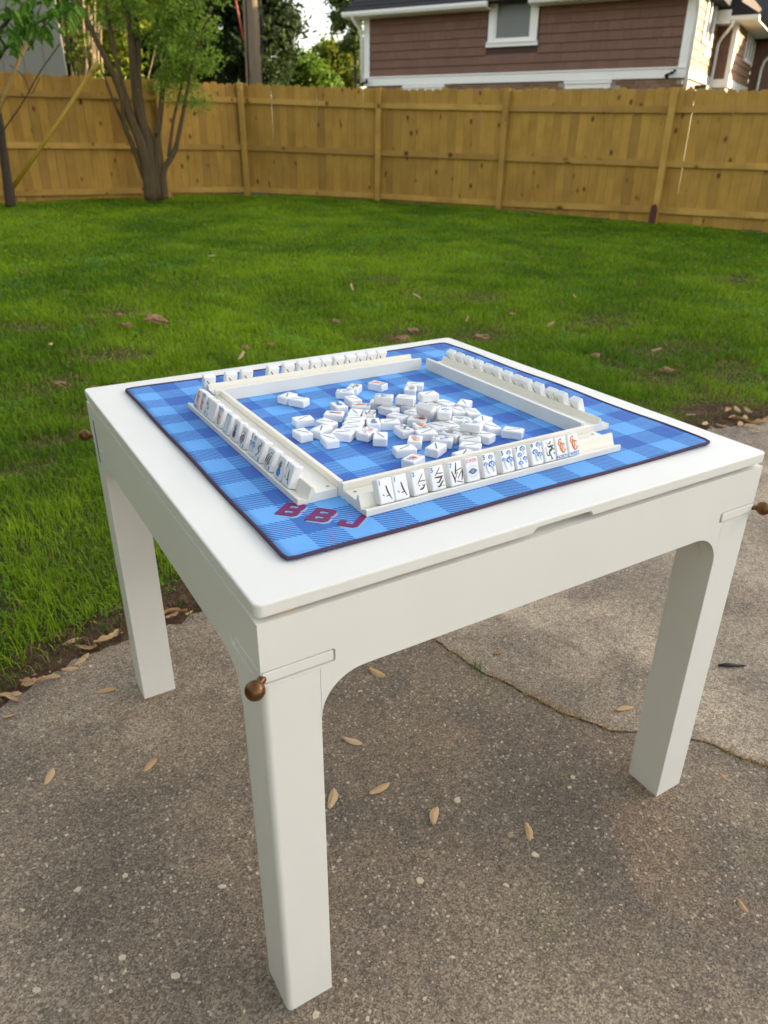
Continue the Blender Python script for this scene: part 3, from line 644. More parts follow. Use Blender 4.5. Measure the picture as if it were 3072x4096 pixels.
class Art:
    """flat print on a tile face, units: x -1..1 over the width, y -1..1 over the height"""
    def __init__(s): s.mb = MB(); s.names = []; s.lv = 0
    def mi(s, n):
        if n not in s.names: s.names.append(n)
        return s.names.index(n)
    def P(s, x, y): return (x * tw / 2, -tt / 2 - 0.00012 - s.lv * 0.00003, y * th / 2)
    def poly(s, ink, pts): s.lv += 1; s.mb.poly([s.P(*p) for p in pts], s.mi(ink))
    def ell(s, ink, cx, cy, rx, ry, rot=0, n=14):
        s.poly(ink, [(cx + (rx * cos(a) * cos(rot) - ry * sin(a) * sin(rot)), cy + (rx * cos(a) * sin(rot) + ry * sin(a) * cos(rot)) * 1.0) for a in [2 * pi * k / n for k in range(n)]])
    def stroke(s, ink, pts, w=0.09, taper=True):
        asp = tw / th; q = [Vector((x, y / asp)) for x, y in pts]; R = []
        # resample smooth
        if len(q) > 2:
            out = []
            for i in range(len(q) - 1):
                p0, p1, p2, p3 = q[max(i - 1, 0)], q[i], q[i + 1], q[min(i + 2, len(q) - 1)]
                for k in range(5):
                    t = k / 5; out.append(0.5 * ((2 * p1) + (p2 - p0) * t + (2 * p0 - 5 * p1 + 4 * p2 - p3) * t * t + (3 * p1 - p0 - 3 * p2 + p3) * t ** 3))
            q = out + [q[-1]]
        n = len(q); s.lv += 1; pl = []; pr = []
        for i, p in enumerate(q):
            d = (q[min(i + 1, n - 1)] - q[max(i - 1, 0)]).normalized(); nn = Vector((-d.y, d.x)); t = i / (n - 1)
            ww = w * (0.65 + 0.7 * sin(pi * min(1, t * 1.15)) if taper else 1)
            pl.append(p + nn * ww); pr.append(p - nn * ww)
        for i in range(n - 1):
            s.mb.poly([s.P(a.x, a.y * asp) for a in (pl[i], pr[i], pr[i + 1], pl[i + 1])], s.mi(ink))
    def text(s, ink, t, x, y, size):
        if (t, size) not in _txt: _txt[(t, size)] = text_shapes(t, size)
        V, Pn = _txt[(t, size)]; s.lv += 1; k = len(s.mb.v); s.mb.v += [(x * tw / 2 + a, -tt / 2 - 0.00012 - s.lv * 0.00003, y * th / 2 + b) for a, b in V]
        for p in Pn: s.mb.f.append(tuple(k + i for i in p)); s.mb.m.append(s.mi(ink)); s.mb.sm.append(False)
    def mush(s, x, y, sz, tilt=0.0, stem=True):
        if stem: s.stroke('grey', [(x + tilt * 0.05, y - sz * 0.2), (x + sz * 0.25 + tilt * 0.1, y - sz * 0.95)], sz * 0.22, False)
        s.poly('blue', [(x + sz * (cos(a) * 0.95), y + sz * 0.62 * (sin(a) if sin(a) > 0 else sin(a) * 0.35)) for a in [2 * pi * k / 16 for k in range(16)]])
        for dx, dy, r in ((-0.35, 0.20, 0.17), (0.25, 0.34, 0.2), (0.58, 0.05, 0.15), (-0.05, -0.06, 0.2)): s.ell('white', x + dx * sz, y + dy * sz * 0.8, r * sz, r * sz * 0.7)
    def mesh(s): return s.mb.mesh('face_print', [M_INK[n] for n in s.names])
_art = {}
TWIG = {1: [[(0.10, 0.42), (0.25, -0.15), (0.62, -0.72)], [(0.33, -0.38), (-0.05, -0.42)], [(-0.52, -0.22), (-0.30, -0.36)]],
        3: [[(0.55, 0.62), (-0.25, -0.10)], [(-0.05, 0.10), (0.85, 0.08)], [(-0.1, -0.55), (0.35, -0.5), (0.75, -0.2)], [(0.30, -0.22), (0.62, -0.32)], [(-0.2, -0.22), (0.02, -0.25)]],
        5: [[(0.45, 0.80), (-0.35, 0.20)], [(-0.1, 0.38), (0.8, 0.32)], [(-0.45, 0.08), (0.4, 0.05), (0.75, 0.12)], [(0.65, 0.1), (0.1, -0.32), (-0.25, -0.30)], [(0.7, -0.25), (0.05, -0.68), (-0.2, -0.62)], [(0.2, -0.55), (0.35, -0.70)], [(0.55, -0.68), (0.75, -0.68)]],
        7: [[(0.15, 0.9), (-0.1, 0.1), (-0.25, 0.0)], [(0.0, 0.2), (0.85, 0.38)], [(-0.65, 0.28), (-0.35, -0.45), (-0.32, -0.75)], [(-0.35, -0.48), (0.2, 0.1)], [(0.1, -0.42), (0.75, 0.1)], [(0.9, 0.28), (0.85, -0.2), (0.6, -0.62)], [(-0.1, -0.62), (0.75, -0.8)]],
        8: [[(0.2, 0.86), (0.75, 0.62)], [(0.1, 0.70), (-0.3, 0.0), (-0.55, -0.4)], [(0.4, 0.6), (0.05, -0.1), (-0.2, -0.35)], [(0.7, 0.5), (0.6, 0.0), (0.1, -0.45)], [(-0.6, 0.2), (-0.1, 0.55)], [(-0.7, -0.6), (-0.1, -0.55)], [(0.55, 0.2), (0.2, 0.1)]],
        9: [[(0.1, 0.8), (-0.3, 0.2), (-0.4, -0.3)], [(0.35, 0.7), (0.0, 0.05), (-0.1, -0.3)], [(0.6, 0.55), (0.4, 0.1), (0.1, -0.2)], [(-0.5, 0.35), (0.1, 0.1)], [(-0.6, -0.4), (0.3, -0.5)], [(-0.3, -0.15), (0.4, -0.05)], [(0.6, 0.3), (0.75, -0.1)]]}
def art(kind):
    if kind in _art: return _art[kind]
    A = Art(); k, _, v = kind.partition(':')
    if k == 'twig':
        n = int(v); A.text('blue', v, -0.66, 0.70, 0.0092)
        for st in TWIG[n]: A.stroke('brown', st, 0.078)
    elif k == 'mush':
        n = int(v); A.text('green', v, -0.66, 0.72, 0.0094)
        L = {1: [(0.05, 0.0, 0.62)], 2: [(0.0, 0.35, 0.5), (0.25, -0.35, 0.5)], 3: [(0.35, 0.55, 0.42), (-0.3, -0.02, 0.4), (0.35, -0.42, 0.42)], 5: [(0.35, 0.62, 0.40), (-0.55, 0.12, 0.34), (0.35, -0.02, 0.58)],
             7: [(0.30, 0.66, 0.48), (-0.25, 0.18, 0.42), (0.5, -0.18, 0.38), (-0.25, -0.50, 0.40)], 9: [(0.42, 0.68, 0.46), (-0.25, 0.12, 0.48), (0.42, -0.18, 0.46)]}[n]
        for i, (x, y, sz) in enumerate(L): A.mush(x, y, sz, 0.4 * (-1) ** i)
        if n == 5: A.stroke('grey', [(-0.5, 0.0), (-0.45, -0.4), (-0.2, -0.72)], 0.07, False)
        if n == 9: A.stroke('grey', [(-0.25, 0.0), (-0.2, -0.5), (0.05, -0.62)], 0.09, False)
    elif k == 'wind':
        y0 = -0.78 if v in ('NORTH', 'WEST') else 0.78; s = -0.12 if y0 > 0 else 0.12
        A.text('blue', v, 0.0, y0, 0.0070 if len(v) > 4 else 0.0076)
        A.ell('orange', -0.15, 0.55 + s, 0.28, 0.16, 0.2); A.ell('white', -0.12, 0.50 + s, 0.13, 0.09)
        A.stroke('orange', [(-0.30, 0.52 + s), (-0.48, 0.25 + s), (-0.36, 0.05 + s)], 0.07); A.stroke('orange', [(0.0, 0.45 + s), (0.12, 0.2 + s), (0.5, 0.18 + s), (0.42, -0.05 + s)], 0.08)
        A.stroke('orange', [(-0.1, 0.35 + s), (-0.22, 0.0 + s), (-0.1, -0.35 + s), (0.25, -0.58 + s), (0.62, -0.35 + s)], 0.11); A.stroke('orange', [(0.05, 0.3 + s), (0.15, -0.1 + s), (0.05, -0.4 + s)], 0.07)
        A.stroke('orange', [(0.5, -0.45 + s), (0.35, -0.15 + s)], 0.06); A.stroke('orange', [(0.5, -0.45 + s), (0.82, -0.30 + s)], 0.06)
    elif k == 'dragon':
        c1, c2 = ('green', 'pink') if v == 'green' else (('pink', 'lgreen') if v == 'pink' else ('green', 'lgreen'))
        A.stroke(c1, [(-0.25, 0.42), (0.05, 0.32), (0.35, 0.35), (0.45, 0.12), (0.05, -0.05), (-0.05, -0.3), (0.15, -0.5), (0.2, -0.78)], 0.12)
        A.stroke(c1, [(-0.1, -0.45), (-0.45, -0.35), (-0.5, 0.0)], 0.06); A.ell(c1, 0.22, 0.66, 0.22, 0.10, 0.4); A.stroke(c2, [(-0.45, 0.75), (-0.05, 0.55)], 0.07); A.stroke(c2, [(-0.6, 0.35), (-0.42, 0.05)], 0.09)
        for x, y in ((0.68, 0.38), (0.72, 0.05), (0.72, -0.32), (0.3, -0.75)):
            A.stroke(c1, [(x - 0.22, y + 0.04), (x, y)], 0.045); A.ell(c1, x, y, 0.11, 0.07)
        A.stroke(c2, [(0.0, 0.62), (-0.3, 0.58)], 0.05); A.ell('white', 0.22, 0.67, 0.07, 0.04)
    elif k == 'vine':
        A.text('brown', v, 0.55, -0.75, 0.0090); A.stroke('green', [(0.3, 0.75), (0.15, 0.4), (-0.25, 0.3), (-0.3, 0.05), (0.05, 0.0), (0.1, -0.3), (-0.35, -0.5), (-0.45, -0.8)], 0.06)
        A.stroke('green', [(0.45, 0.75), (0.35, 0.3), (0.25, 0.0)], 0.045)
        for x, y in ((-0.05, 0.18), (0.3, -0.1), (-0.25, -0.5), (0.2, 0.5)): A.ell('green', x, y, 0.13, 0.06, 0.6)
    elif k == 'flower':
        pc, lc, cc = {'blue': ('blue', 'green', 'orange'), 'purple': ('purple', 'purple', 'blue'), 'red': ('red', 'pink', 'orange'), 'pink': ('pink', 'brown', 'pink'), 'teal': ('blue', 'green', 'orange')}[v]
        y0 = -0.38 if v != 'teal' else 0.0
        for i in range(9): a = 2 * pi * i / 9; A.ell(pc, 0.05 + 0.34 * cos(a), y0 + 0.22 * sin(a), 0.20, 0.11, a)
        A.ell(pc, 0.05, y0, 0.3, 0.18); A.ell(cc, 0.05, y0 - 0.02, 0.11, 0.07)
        for a, l in ((1.9, 0.8), (1.5, 1.0), (1.1, 0.85), (2.4, 0.6), (0.7, 0.6)):
            A.stroke(lc, [(0.05, y0 + 0.28), (0.05 + cos(a) * l * 0.6, y0 + 0.35 + sin(a) * l * 0.55)], 0.05); A.ell(lc, 0.05 + cos(a) * l * 0.55, y0 + 0.35 + sin(a) * l * 0.5, 0.16, 0.06, a)
    elif k == 'frame':
        for i in range(9):
            t = -0.8 + 1.6 * i / 8
            for x in (-0.5, 0.5): A.ell('blue', x, t, 0.10, 0.06, 0.5)
        for i in range(3):
            for y in (-0.8, 0.8): A.ell('blue', -0.25 + 0.25 * i, y, 0.09, 0.05)
        A.stroke('grey', [(-0.36, -0.65), (-0.36, 0.65)], 0.02, False); A.stroke('grey', [(0.36, -0.65), (0.36, 0.65)], 0.02, False)
    elif k == 'joker':
        A.text('pink', 'JOKER', 0.0, 0.74, 0.0070)
        if v == 'eye':
            A.poly('blue', [(-0.72 + 1.44 * t, -0.14 + 0.24 * sin(pi * t)) for t in [i / 10 for i in range(11)]] + [(0.72 - 1.44 * t, -0.14 - 0.24 * sin(pi * t)) for t in [i / 10 for i in range(1, 10)]])
            A.ell('brown', 0, -0.14, 0.36, 0.225); A.ell('grey', 0, -0.14, 0.25, 0.155); A.ell('brown', 0, -0.14, 0.20, 0.125); A.ell('sky', 0, -0.14, 0.11, 0.07)
            for i in range(11):
                a = radians(22 + 13.6 * i); r = 1.0 + 0.18 * (i % 2)
                for sgn in (1, -1): A.stroke('grey', [(cos(a) * 0.78, -0.14 + sgn * 0.36 * sin(a)), (cos(a) * 0.78 * r, -0.14 + sgn * 0.36 * sin(a) * (r + 0.35))], 0.028, False)
        else:
            for i in range(12): a = 2 * pi * i / 12; A.stroke('red' if i % 2 else 'orange', [(0.1, -0.05), (0.1 + 0.6 * cos(a), -0.05 + 0.38 * sin(a))], 0.06)
            for x, y in ((-0.4, -0.55), (0.0, -0.62), (0.4, -0.5)): A.ell('blue', x, y, 0.14, 0.08)
            A.ell('green', -0.15, -0.38, 0.16, 0.06, 0.4); A.ell('brown', 0.1, -0.05, 0.14, 0.09)
    if k == 'blank': me = None
    else: me = A.mesh()
    _art[kind] = me; return me
def slash_mesh():
    A = Art(); A.stroke('green', [(-0.54, 0.58), (0.54, -0.58)], 0.085, False); me = A.mesh(); me.name = 'back_slash'
    me.transform(Matrix.Rotation(pi, 4, 'Z')); return me
SLASH_ME = slash_mesh()
def place_tile(c, n, up, kind, label, group, show_face=True):
    n = Vector(n).normalized(); up = Vector(up); up = (up - n * up.dot(n)).normalized(); Y = -n; X = Y.cross(up)
    T = thing('mahjong_tile', label, 'tile', (0, 0, 0), group)
    T.matrix_world = Matrix(((X.x, Y.x, up.x, c[0]), (X.y, Y.y, up.y, c[1]), (X.z, Y.z, up.z, c[2]), (0, 0, 0, 1)))
    link('tile_body', TILE_ME, T)
    if kind != 'back' and art(kind): link('face_print', art(kind), T)
    if kind == 'back' or not show_face: link('back_slash', SLASH_ME, T)
    return T
TILT = radians(22.0)
def rack_tile(key, t, kind, label, group, flip=False, show=True, dl=0.0):
    org, out, al, L = RACKS[key]; o = Vector((*out, 0)); a = Vector((*al, 0)); z = Vector((0, 0, 1))
    n = o * cos(TILT) + z * sin(TILT); up = z * cos(TILT) - o * sin(TILT)
    base = Vector((*org, ZM)) + o * (0.0692 + dl) + a * t + z * 0.0112
    place_tile(base + up * (th / 2) - n * (tt / 2), n, -up if flip else up, kind, label, group, show)
G_F = 'picture tiles on the near rack'
FRONT = [(0.2375, 'twig:1', 'white tile with blue 1 and brown twig at the end of the JOKER rack'), (0.2619, 'twig:1', 'tile with blue one and twig, second on the JOKER rack from the letters'),
         (0.2926, 'twig:3', 'tile with a blue three and few brown twigs on the JOKER rack'), (0.3242, 'twig:5', 'tile with a blue five and brown twigs on the JOKER rack'), (0.3567, 'twig:7', 'tile with a blue seven and crossed brown twigs beside the JOKER tile'),
         (0.3862, 'joker:eye', 'white tile reading JOKER over a blue eye'), (0.4174, 'mush:5', 'white tile with green 5 and blue mushrooms beside the JOKER tile'), (0.4519, 'mush:5', 'white tile with green 5 and blue mushrooms beside the 7 of mushrooms'),
         (0.4794, 'mush:7', 'white tile with green 7 and four blue mushrooms'), (0.5100, 'mush:9', 'white tile with green 9 and blue mushrooms'), (0.5358, 'dragon:green', 'white tile with green dragon and pink mane between 9 and NORTH on the rack'),
         (0.5612, 'wind:NORTH', 'white tile reading NORTH under an orange figure, next to WEST'), (0.5868, 'wind:WEST', 'white tile reading WEST under an orange figure on the near rack')]
for x, kd, lb in FRONT: rack_tile('front', x - RACKS['front'][0][0] + tw / 2, kd, lb, G_F)
LEFT = [(0.2626, 'twig:1', 0, 'white tile with blue 1 at the end of the rack by the first letter B'), (0.2920, 'flower:blue', 0, 'white tile with blue blossom and green leaves on the left rack'), (0.3310, 'twig:8', 1, 'white tile with brown twigs and upside down blue 8'),
        (0.3709, 'vine:3', 0, 'white tile with green vine and reversed looking 3'), (0.3969, 'mush:5', 0, 'white tile with green 5 and blue mushrooms beside the green vine tile'), (0.4359, 'twig:9', 1, 'white tile with brown twigs and upside down blue 9'),
        (0.4721, 'flower:purple', 0, 'white tile with dark purple flower on the left rack'), (0.5094, 'frame', 0, 'white tile with blue dotted rectangle'), (0.5487, 'wind:SOUTH', 0, 'white tile reading SOUTH above an orange figure on the left rack'),
        (0.5839, 'blank', 0, 'plain white tile with no print on the left rack'), (0.6085, 'mush:3', 1, 'white tile with upside down green 3 and blue mushrooms on the left rack'), (0.6376, 'wind:EAST', 0, 'white tile reading EAST above an orange figure'), (0.6630, 'wind:NORTH', 0, 'white tile reading NORTH at the far end of the left rack')]
for y, kd, fl, lb in LEFT: rack_tile('left', y - RACKS['left'][0][1] - tw / 2, kd, lb, 'picture tiles on the left rack', bool(fl))
BACK = [0.2099, 0.2550, 0.2884, 0.3456, 0.3810, 0.4130, 0.4425, 0.4678, 0.4982, 0.5269, 0.5532, 0.5790, 0.6049]
for i, x in enumerate(BACK):
    lb = {0: 'white tile with slashed back hanging over the end of the far rack', 1: 'slashed white tile back, second on the far rack, with a gap on both sides', 2: 'slashed white tile back, third on the far rack, before its widest gap'}.get(i, 'white tile with slashed back in the close row on the far rack')
    rack_tile('back', x - RACKS['back'][0][0], 'back', lb, 'tile backs on the far rack')
RIGHT = [0.659, 0.6271, 0.5961, 0.5623, 0.5275, 0.4995, 0.4656, 0.4341, 0.4079, 0.3733, 0.3352, 0.3092, 0.2708]
for i, y in enumerate(RIGHT):
    lb = {0: 'slashed white tile back at the far end of the long right rack row', 12: 'slashed white tile back standing apart by the empty end of the right rack', 9: 'single slashed white tile back between two touching pairs on the right rack'}.get(i, 'white tile with slashed back leaning in the row on the right rack')
    rack_tile('right', y - RACKS['right'][0][1] + 0.004, 'back', lb, 'tile backs on the right rack')

# loose tiles: three corners of each top face read from the photo, on the plane of the tile tops
A_ = lambda p: (1500 + p[0] * 0.3918, 1480 + p[1] * 0.3918)
B_ = lambda p: (1080 + p[0] * 0.30138, 1480 + p[1] * 0.30138)
LO = 'slashed white tile lying face down in the loose heap'
PILE = [('B', 0, 'back', [(90, 345), (240, 275), (370, 315)], 'slashed white tile, one of a touching pair set apart by the far rack'), ('B', 0, 'back', [(237, 375), (305, 335), (525, 378)], 'slashed white tile, one of a touching pair set apart by the far rack'),
 ('B', 0, 'mush:3', [(875, 287), (890, 250), (1120, 257)], 'loose tile with blue mushrooms touching the green dragon tile near the far rack'), ('B', 0, 'dragon:lgreen', [(1015, 235), (1060, 180), (1210, 200)], 'loose tile with dense green drawing near the far rack'),
 ('B', 0, 'wind:NORTH', [(1295, 165), (1370, 135), (1565, 175)], 'loose tile with orange figure lying alone near the far rack'), ('B', 0, 'back', [(975, 345), (1120, 325), (1230, 400)], LO),
 ('B', 0, 'flower:teal', [(798, 432), (945, 410), (1035, 480)], 'loose tile with round blue blossom'), ('B', 0, 'wind:WEST', [(1075, 480), (1110, 427), (1345, 432)], 'loose tile with orange figure half covered by a slashed tile'),
 ('B', 0.4, 'back', [(1030, 540), (1070, 475), (1225, 485)], LO), ('B', 0.4, 'twig:7', [(1215, 555), (1235, 495), (1410, 495)], 'loose tile with brown twigs beside the half covered orange figure'),
 ('B', 0, 'flower:pink', [(770, 545), (975, 550), (930, 592)], 'loose tile with pink and brown flower under a slashed tile corner'), ('B', 0.7, 'back', [(568, 600), (690, 503), (878, 630)], 'slashed white tile propped on the pink flower tile'),
 ('B', 0, 'back', [(285, 625), (545, 585), (592, 645)], 'slashed white tile lying by itself near the left rack'), ('B', 0, 'back', [(288, 795), (470, 750), (575, 835)], 'slashed white tile lying by itself near the left rack'),
 ('B', 0, 'back', [(550, 775), (715, 700), (862, 745)], LO), ('B', 0.25, 'back', [(682, 830), (845, 800), (910, 890)], LO), ('B', 0, 'back', [(860, 800), (895, 740), (1130, 780)], LO),
 ('B', 0.2, 'back', [(930, 738), (985, 690), (1230, 722)], LO), ('B', 0.4, 'back', [(940, 678), (985, 620), (1250, 652)], LO), ('B', 0.5, 'back', [(1000, 618), (1050, 565), (1300, 592)], LO),
 ('B', 0, 'dragon:pink', [(1145, 820), (1250, 740), (1430, 785)], 'loose tile with pink dragon'), ('B', 0, 'flower:blue', [(1268, 710), (1265, 650), (1430, 642)], 'loose tile with blue blossom beside the pink dragon tile'),
 ('B', 0, 'back', [(1370, 898), (1385, 830), (1560, 832)], 'slashed white tile lying clear of the heap in front of the pink dragon'), ('A', 0, 'back', [(42, 545), (45, 500), (235, 492)], LO),
 ('A', 0, 'back', [(330, 112), (500, 122), (487, 165)], 'slashed white tile partly behind a brown twig tile at the back of the heap'), ('A', 0, 'twig:5', [(296, 205), (315, 155), (425, 157)], 'loose tile with brown twigs at the back of the heap'),
 ('A', 1, 'back', [(440, 225), (600, 205), (650, 245)], 'slashed white tile stacked on another at the back of the heap'), ('A', 0, 'back', [(470, 300), (600, 275), (680, 310)], LO),
 ('A', 1, 'mush:5', [(-20, 280), (0, 232), (200, 243)], 'loose tile with blue mushrooms stacked on another near the far rack'), ('A', 0, 'back', [(-55, 340), (-30, 300), (140, 305)], LO),
 ('A', 1, 'back', [(210, 283), (240, 238), (420, 255)], 'slashed white tile stacked beside the upper mushroom tile'), ('A', 0, 'back', [(200, 335), (240, 295), (400, 310)], LO),
 ('A', 0, 'twig:8', [(265, 352), (340, 318), (470, 350)], 'loose tile with brown twigs half hidden under a stacked slashed tile'), ('A', 1, 'edge', [(430, 372), (450, 335), (635, 415)], 'blank side of a white tile tilted on top of the heap'),
 ('A', 0, 'back', [(495, 345), (560, 322), (660, 362)], LO), ('A', 0, 'back', [(620, 318), (700, 288), (800, 330)], LO), ('A', 0, 'back', [(808, 345), (865, 295), (1000, 310)], 'slashed white tile at the outer edge of the heap towards the right rack'),
 ('A', 0, 'back', [(30, 370), (105, 340), (258, 382)], LO), ('A', 0.3, 'back', [(160, 442), (228, 395), (370, 440)], LO), ('A', 0, 'back', [(315, 412), (400, 393), (530, 432)], LO),
 ('A', 0, 'flower:red', [(300, 500), (325, 455), (505, 475)], 'loose tile with red and blue flower in the middle of the heap'), ('A', 0, 'wind:WEST', [(388, 545), (530, 527), (575, 585)], 'loose tile reading WEST with orange figure in the heap'),
 ('A', 0, 'back', [(545, 545), (640, 525), (715, 580)], LO), ('A', 0, 'dragon:green', [(213, 575), (330, 550), (405, 605)], 'loose tile with green dragon in the heap'), ('A', 0, 'back', [(410, 612), (610, 590), (627, 637)], LO),
 ('A', 0, 'wind:SOUTH', [(330, 725), (345, 662), (487, 668)], 'loose tile reading SOUTH with orange figure'), ('A', 0, 'back', [(182, 772), (375, 753), (425, 805)], 'slashed white tile pinned under the red joker tile corner'),
 ('A', 0.3, 'joker:sun', [(268, 880), (380, 820), (515, 850)], 'loose tile with red burst and blue marks nearest the JOKER rack'), ('A', 0, 'back', [(515, 795), (605, 722), (728, 755)], 'slashed white tile lying alone before the near rack, set cornerwise'),
 ('A', 0, 'mush:3', [(605, 700), (640, 660), (812, 667)], 'loose tile with blue mushrooms and upside down 3 in front of the twig tile'), ('A', 0, 'back', [(835, 702), (870, 668), (1045, 665)], LO), ('A', 0, 'back', [(862, 775), (900, 735), (1087, 750)], LO),
 ('A', 0, 'back', [(800, 850), (960, 805), (1025, 835)], 'slashed white tile half hidden behind the wall of the near rack'), ('A', 0.3, 'twig:9', [(665, 622), (720, 590), (910, 640)], 'loose tile with brown twigs and blue 9 in the front of the heap'),
 ('A', 1, 'mush:2', [(872, 545), (910, 508), (1100, 530)], 'loose tile with blue mushrooms and green 2 stacked on top of the heap'), ('A', 0, 'back', [(850, 610), (900, 570), (1000, 610)], LO),
 ('A', 0, 'vine:2', [(820, 512), (825, 480), (955, 480)], 'loose tile with green vine in the heap'), ('A', 0, 'back', [(970, 642), (1040, 610), (1215, 652)], LO), ('A', 0, 'back', [(1085, 535), (1180, 515), (1245, 572)], LO),
 ('A', 0.4, 'back', [(990, 485), (1090, 455), (1200, 462)], LO), ('A', 0, 'back', [(915, 400), (1035, 390), (1075, 440)], LO), ('A', 0, 'back', [(765, 378), (880, 370), (925, 428)], LO),
 ('A', 1, 'mush:1', [(633, 425), (650, 378), (780, 387)], 'loose tile with blue mushroom stacked on top beside the tilted tile'), ('A', 0, 'mush:2', [(585, 478), (610, 440), (790, 460)], 'loose tile with print mostly covered by the stacked mushroom tile'),
 ('A', 0, 'back', [(660, 530), (770, 500), (835, 555)], LO), ('A', 0, 'back', [(1292, 620), (1325, 562), (1530, 590)], 'slashed white tile lying alone on the mat between heap and right rack')]
def build_pile():
    D = []
    for src, lv, kind, cs, lb in PILE:
        f = A_ if src == 'A' else B_; z = ZM + tt * (1 + lv)
        P = [onz(*f(c), z) for c in cs]; c = (P[0] + P[2]) / 2; e1 = (P[0] - P[1])[:2]; e2 = (P[2] - P[1])[:2]
        # long axis = longer world edge, sharing the error with the other edge
        l1, l2 = np.linalg.norm(e1), np.linalg.norm(e2)
        if l1 < l2: e1, e2 = e2, e1
        a1 = atan2(e1[1], e1[0]); a2 = atan2(e2[1], e2[0]); s = 1 if sin(a1 - a2) > 0 else -1
        b = a2 + s * pi / 2; ang = atan2(sin(a1) * 1.6 + sin(b), cos(a1) * 1.6 + cos(b))
        D.append([c[0], c[1], lv, ang, kind, lb])
    def corners(d): u = np.array([cos(d[3]), sin(d[3])]); v = np.array([-u[1], u[0]]); return u, v
    for it in range(80):
        for i in range(len(D)):
            for j in range(i):
                a, b = D[i], D[j]
                if int(a[2] >= 1) != int(b[2] >= 1): continue
                dl = np.array([a[0] - b[0], a[1] - b[1]])
                if np.hypot(*dl) > 0.044: continue
                best = None
                for ax in (*corners(a), *corners(b)):
                    ext = 0
                    for q in (a, b): u, v = corners(q); ext += abs(u @ ax) * th / 2 + abs(v @ ax) * tw / 2
                    pen = ext - abs(dl @ ax)
                    if best is None or pen < best[0]: best = (pen, ax * (1 if dl @ ax > 0 else -1))
                if best[0] > 0.0003:
                    p = min(best[0], 0.004) * 0.30; a[0] += best[1][0] * p; a[1] += best[1][1] * p; b[0] -= best[1][0] * p; b[1] -= best[1][1] * p
    NOUN = {'mush:3': 'mushroom', 'dragon:lgreen': 'dense green', 'wind:NORTH': 'lone orange figure', 'flower:teal': 'round blue blossom', 'wind:WEST': 'orange figure', 'twig:7': 'brown twig', 'flower:pink': 'pink flower', 'dragon:pink': 'pink dragon', 'flower:blue': 'blue blossom', 'twig:5': 'brown twig', 'mush:5': 'stacked mushroom', 'twig:8': 'half hidden twig', 'edge': 'tilted blank', 'flower:red': 'red flower', 'dragon:green': 'green dragon', 'wind:SOUTH': 'SOUTH', 'joker:sun': 'red burst', 'twig:9': 'blue 9 twig', 'mush:2': 'mushroom 2', 'vine:2': 'green vine', 'mush:1': 'topmost mushroom'}
    for d in D:
        if d[5] == LO:
            r = sorted((q for q in D if q[4] != 'back'), key=lambda q: (q[0] - d[0]) ** 2 + (q[1] - d[1]) ** 2)
            d[5] = 'slashed face down tile lying between the %s and %s tiles' % (NOUN[r[0][4]], NOUN[next(q for q in r[1:] if NOUN[q[4]] != NOUN[r[0][4]])[4]])
    for k, (x, y, lv, ang, kind, lb) in enumerate(D):
        up = Vector((cos(ang), sin(ang), 0)); lv = 1.0 if lv >= 1 else 0.0
        c = (x, y, ZM + tt * (0.5 + lv) + 0.0003 + 0.00005 * k / 60)
        if kind == 'edge':
            ax = Vector((cos(ang), sin(ang), 0)); sd = Vector((-sin(ang), cos(ang), 0)); sd = -sd if sd.y > 0 else sd
            place_tile((x, y, ZM + tt * 1.0 + 0.0105), sd * 0.88 + Vector((0, 0, -0.47)), ax + Vector((0, 0, -0.12 if ax.x > 0 else 0.12)), 'blank', lb, 'loose tiles heaped on the mat'); continue
        if kind == 'back': place_tile(c, (0, 0, -1), up, 'back', lb, 'loose tiles heaped on the mat')
        else: place_tile(c, (0, 0, 1), -up if up.y < 0 else up, kind, lb, 'loose tiles heaped on the mat')
build_pile()

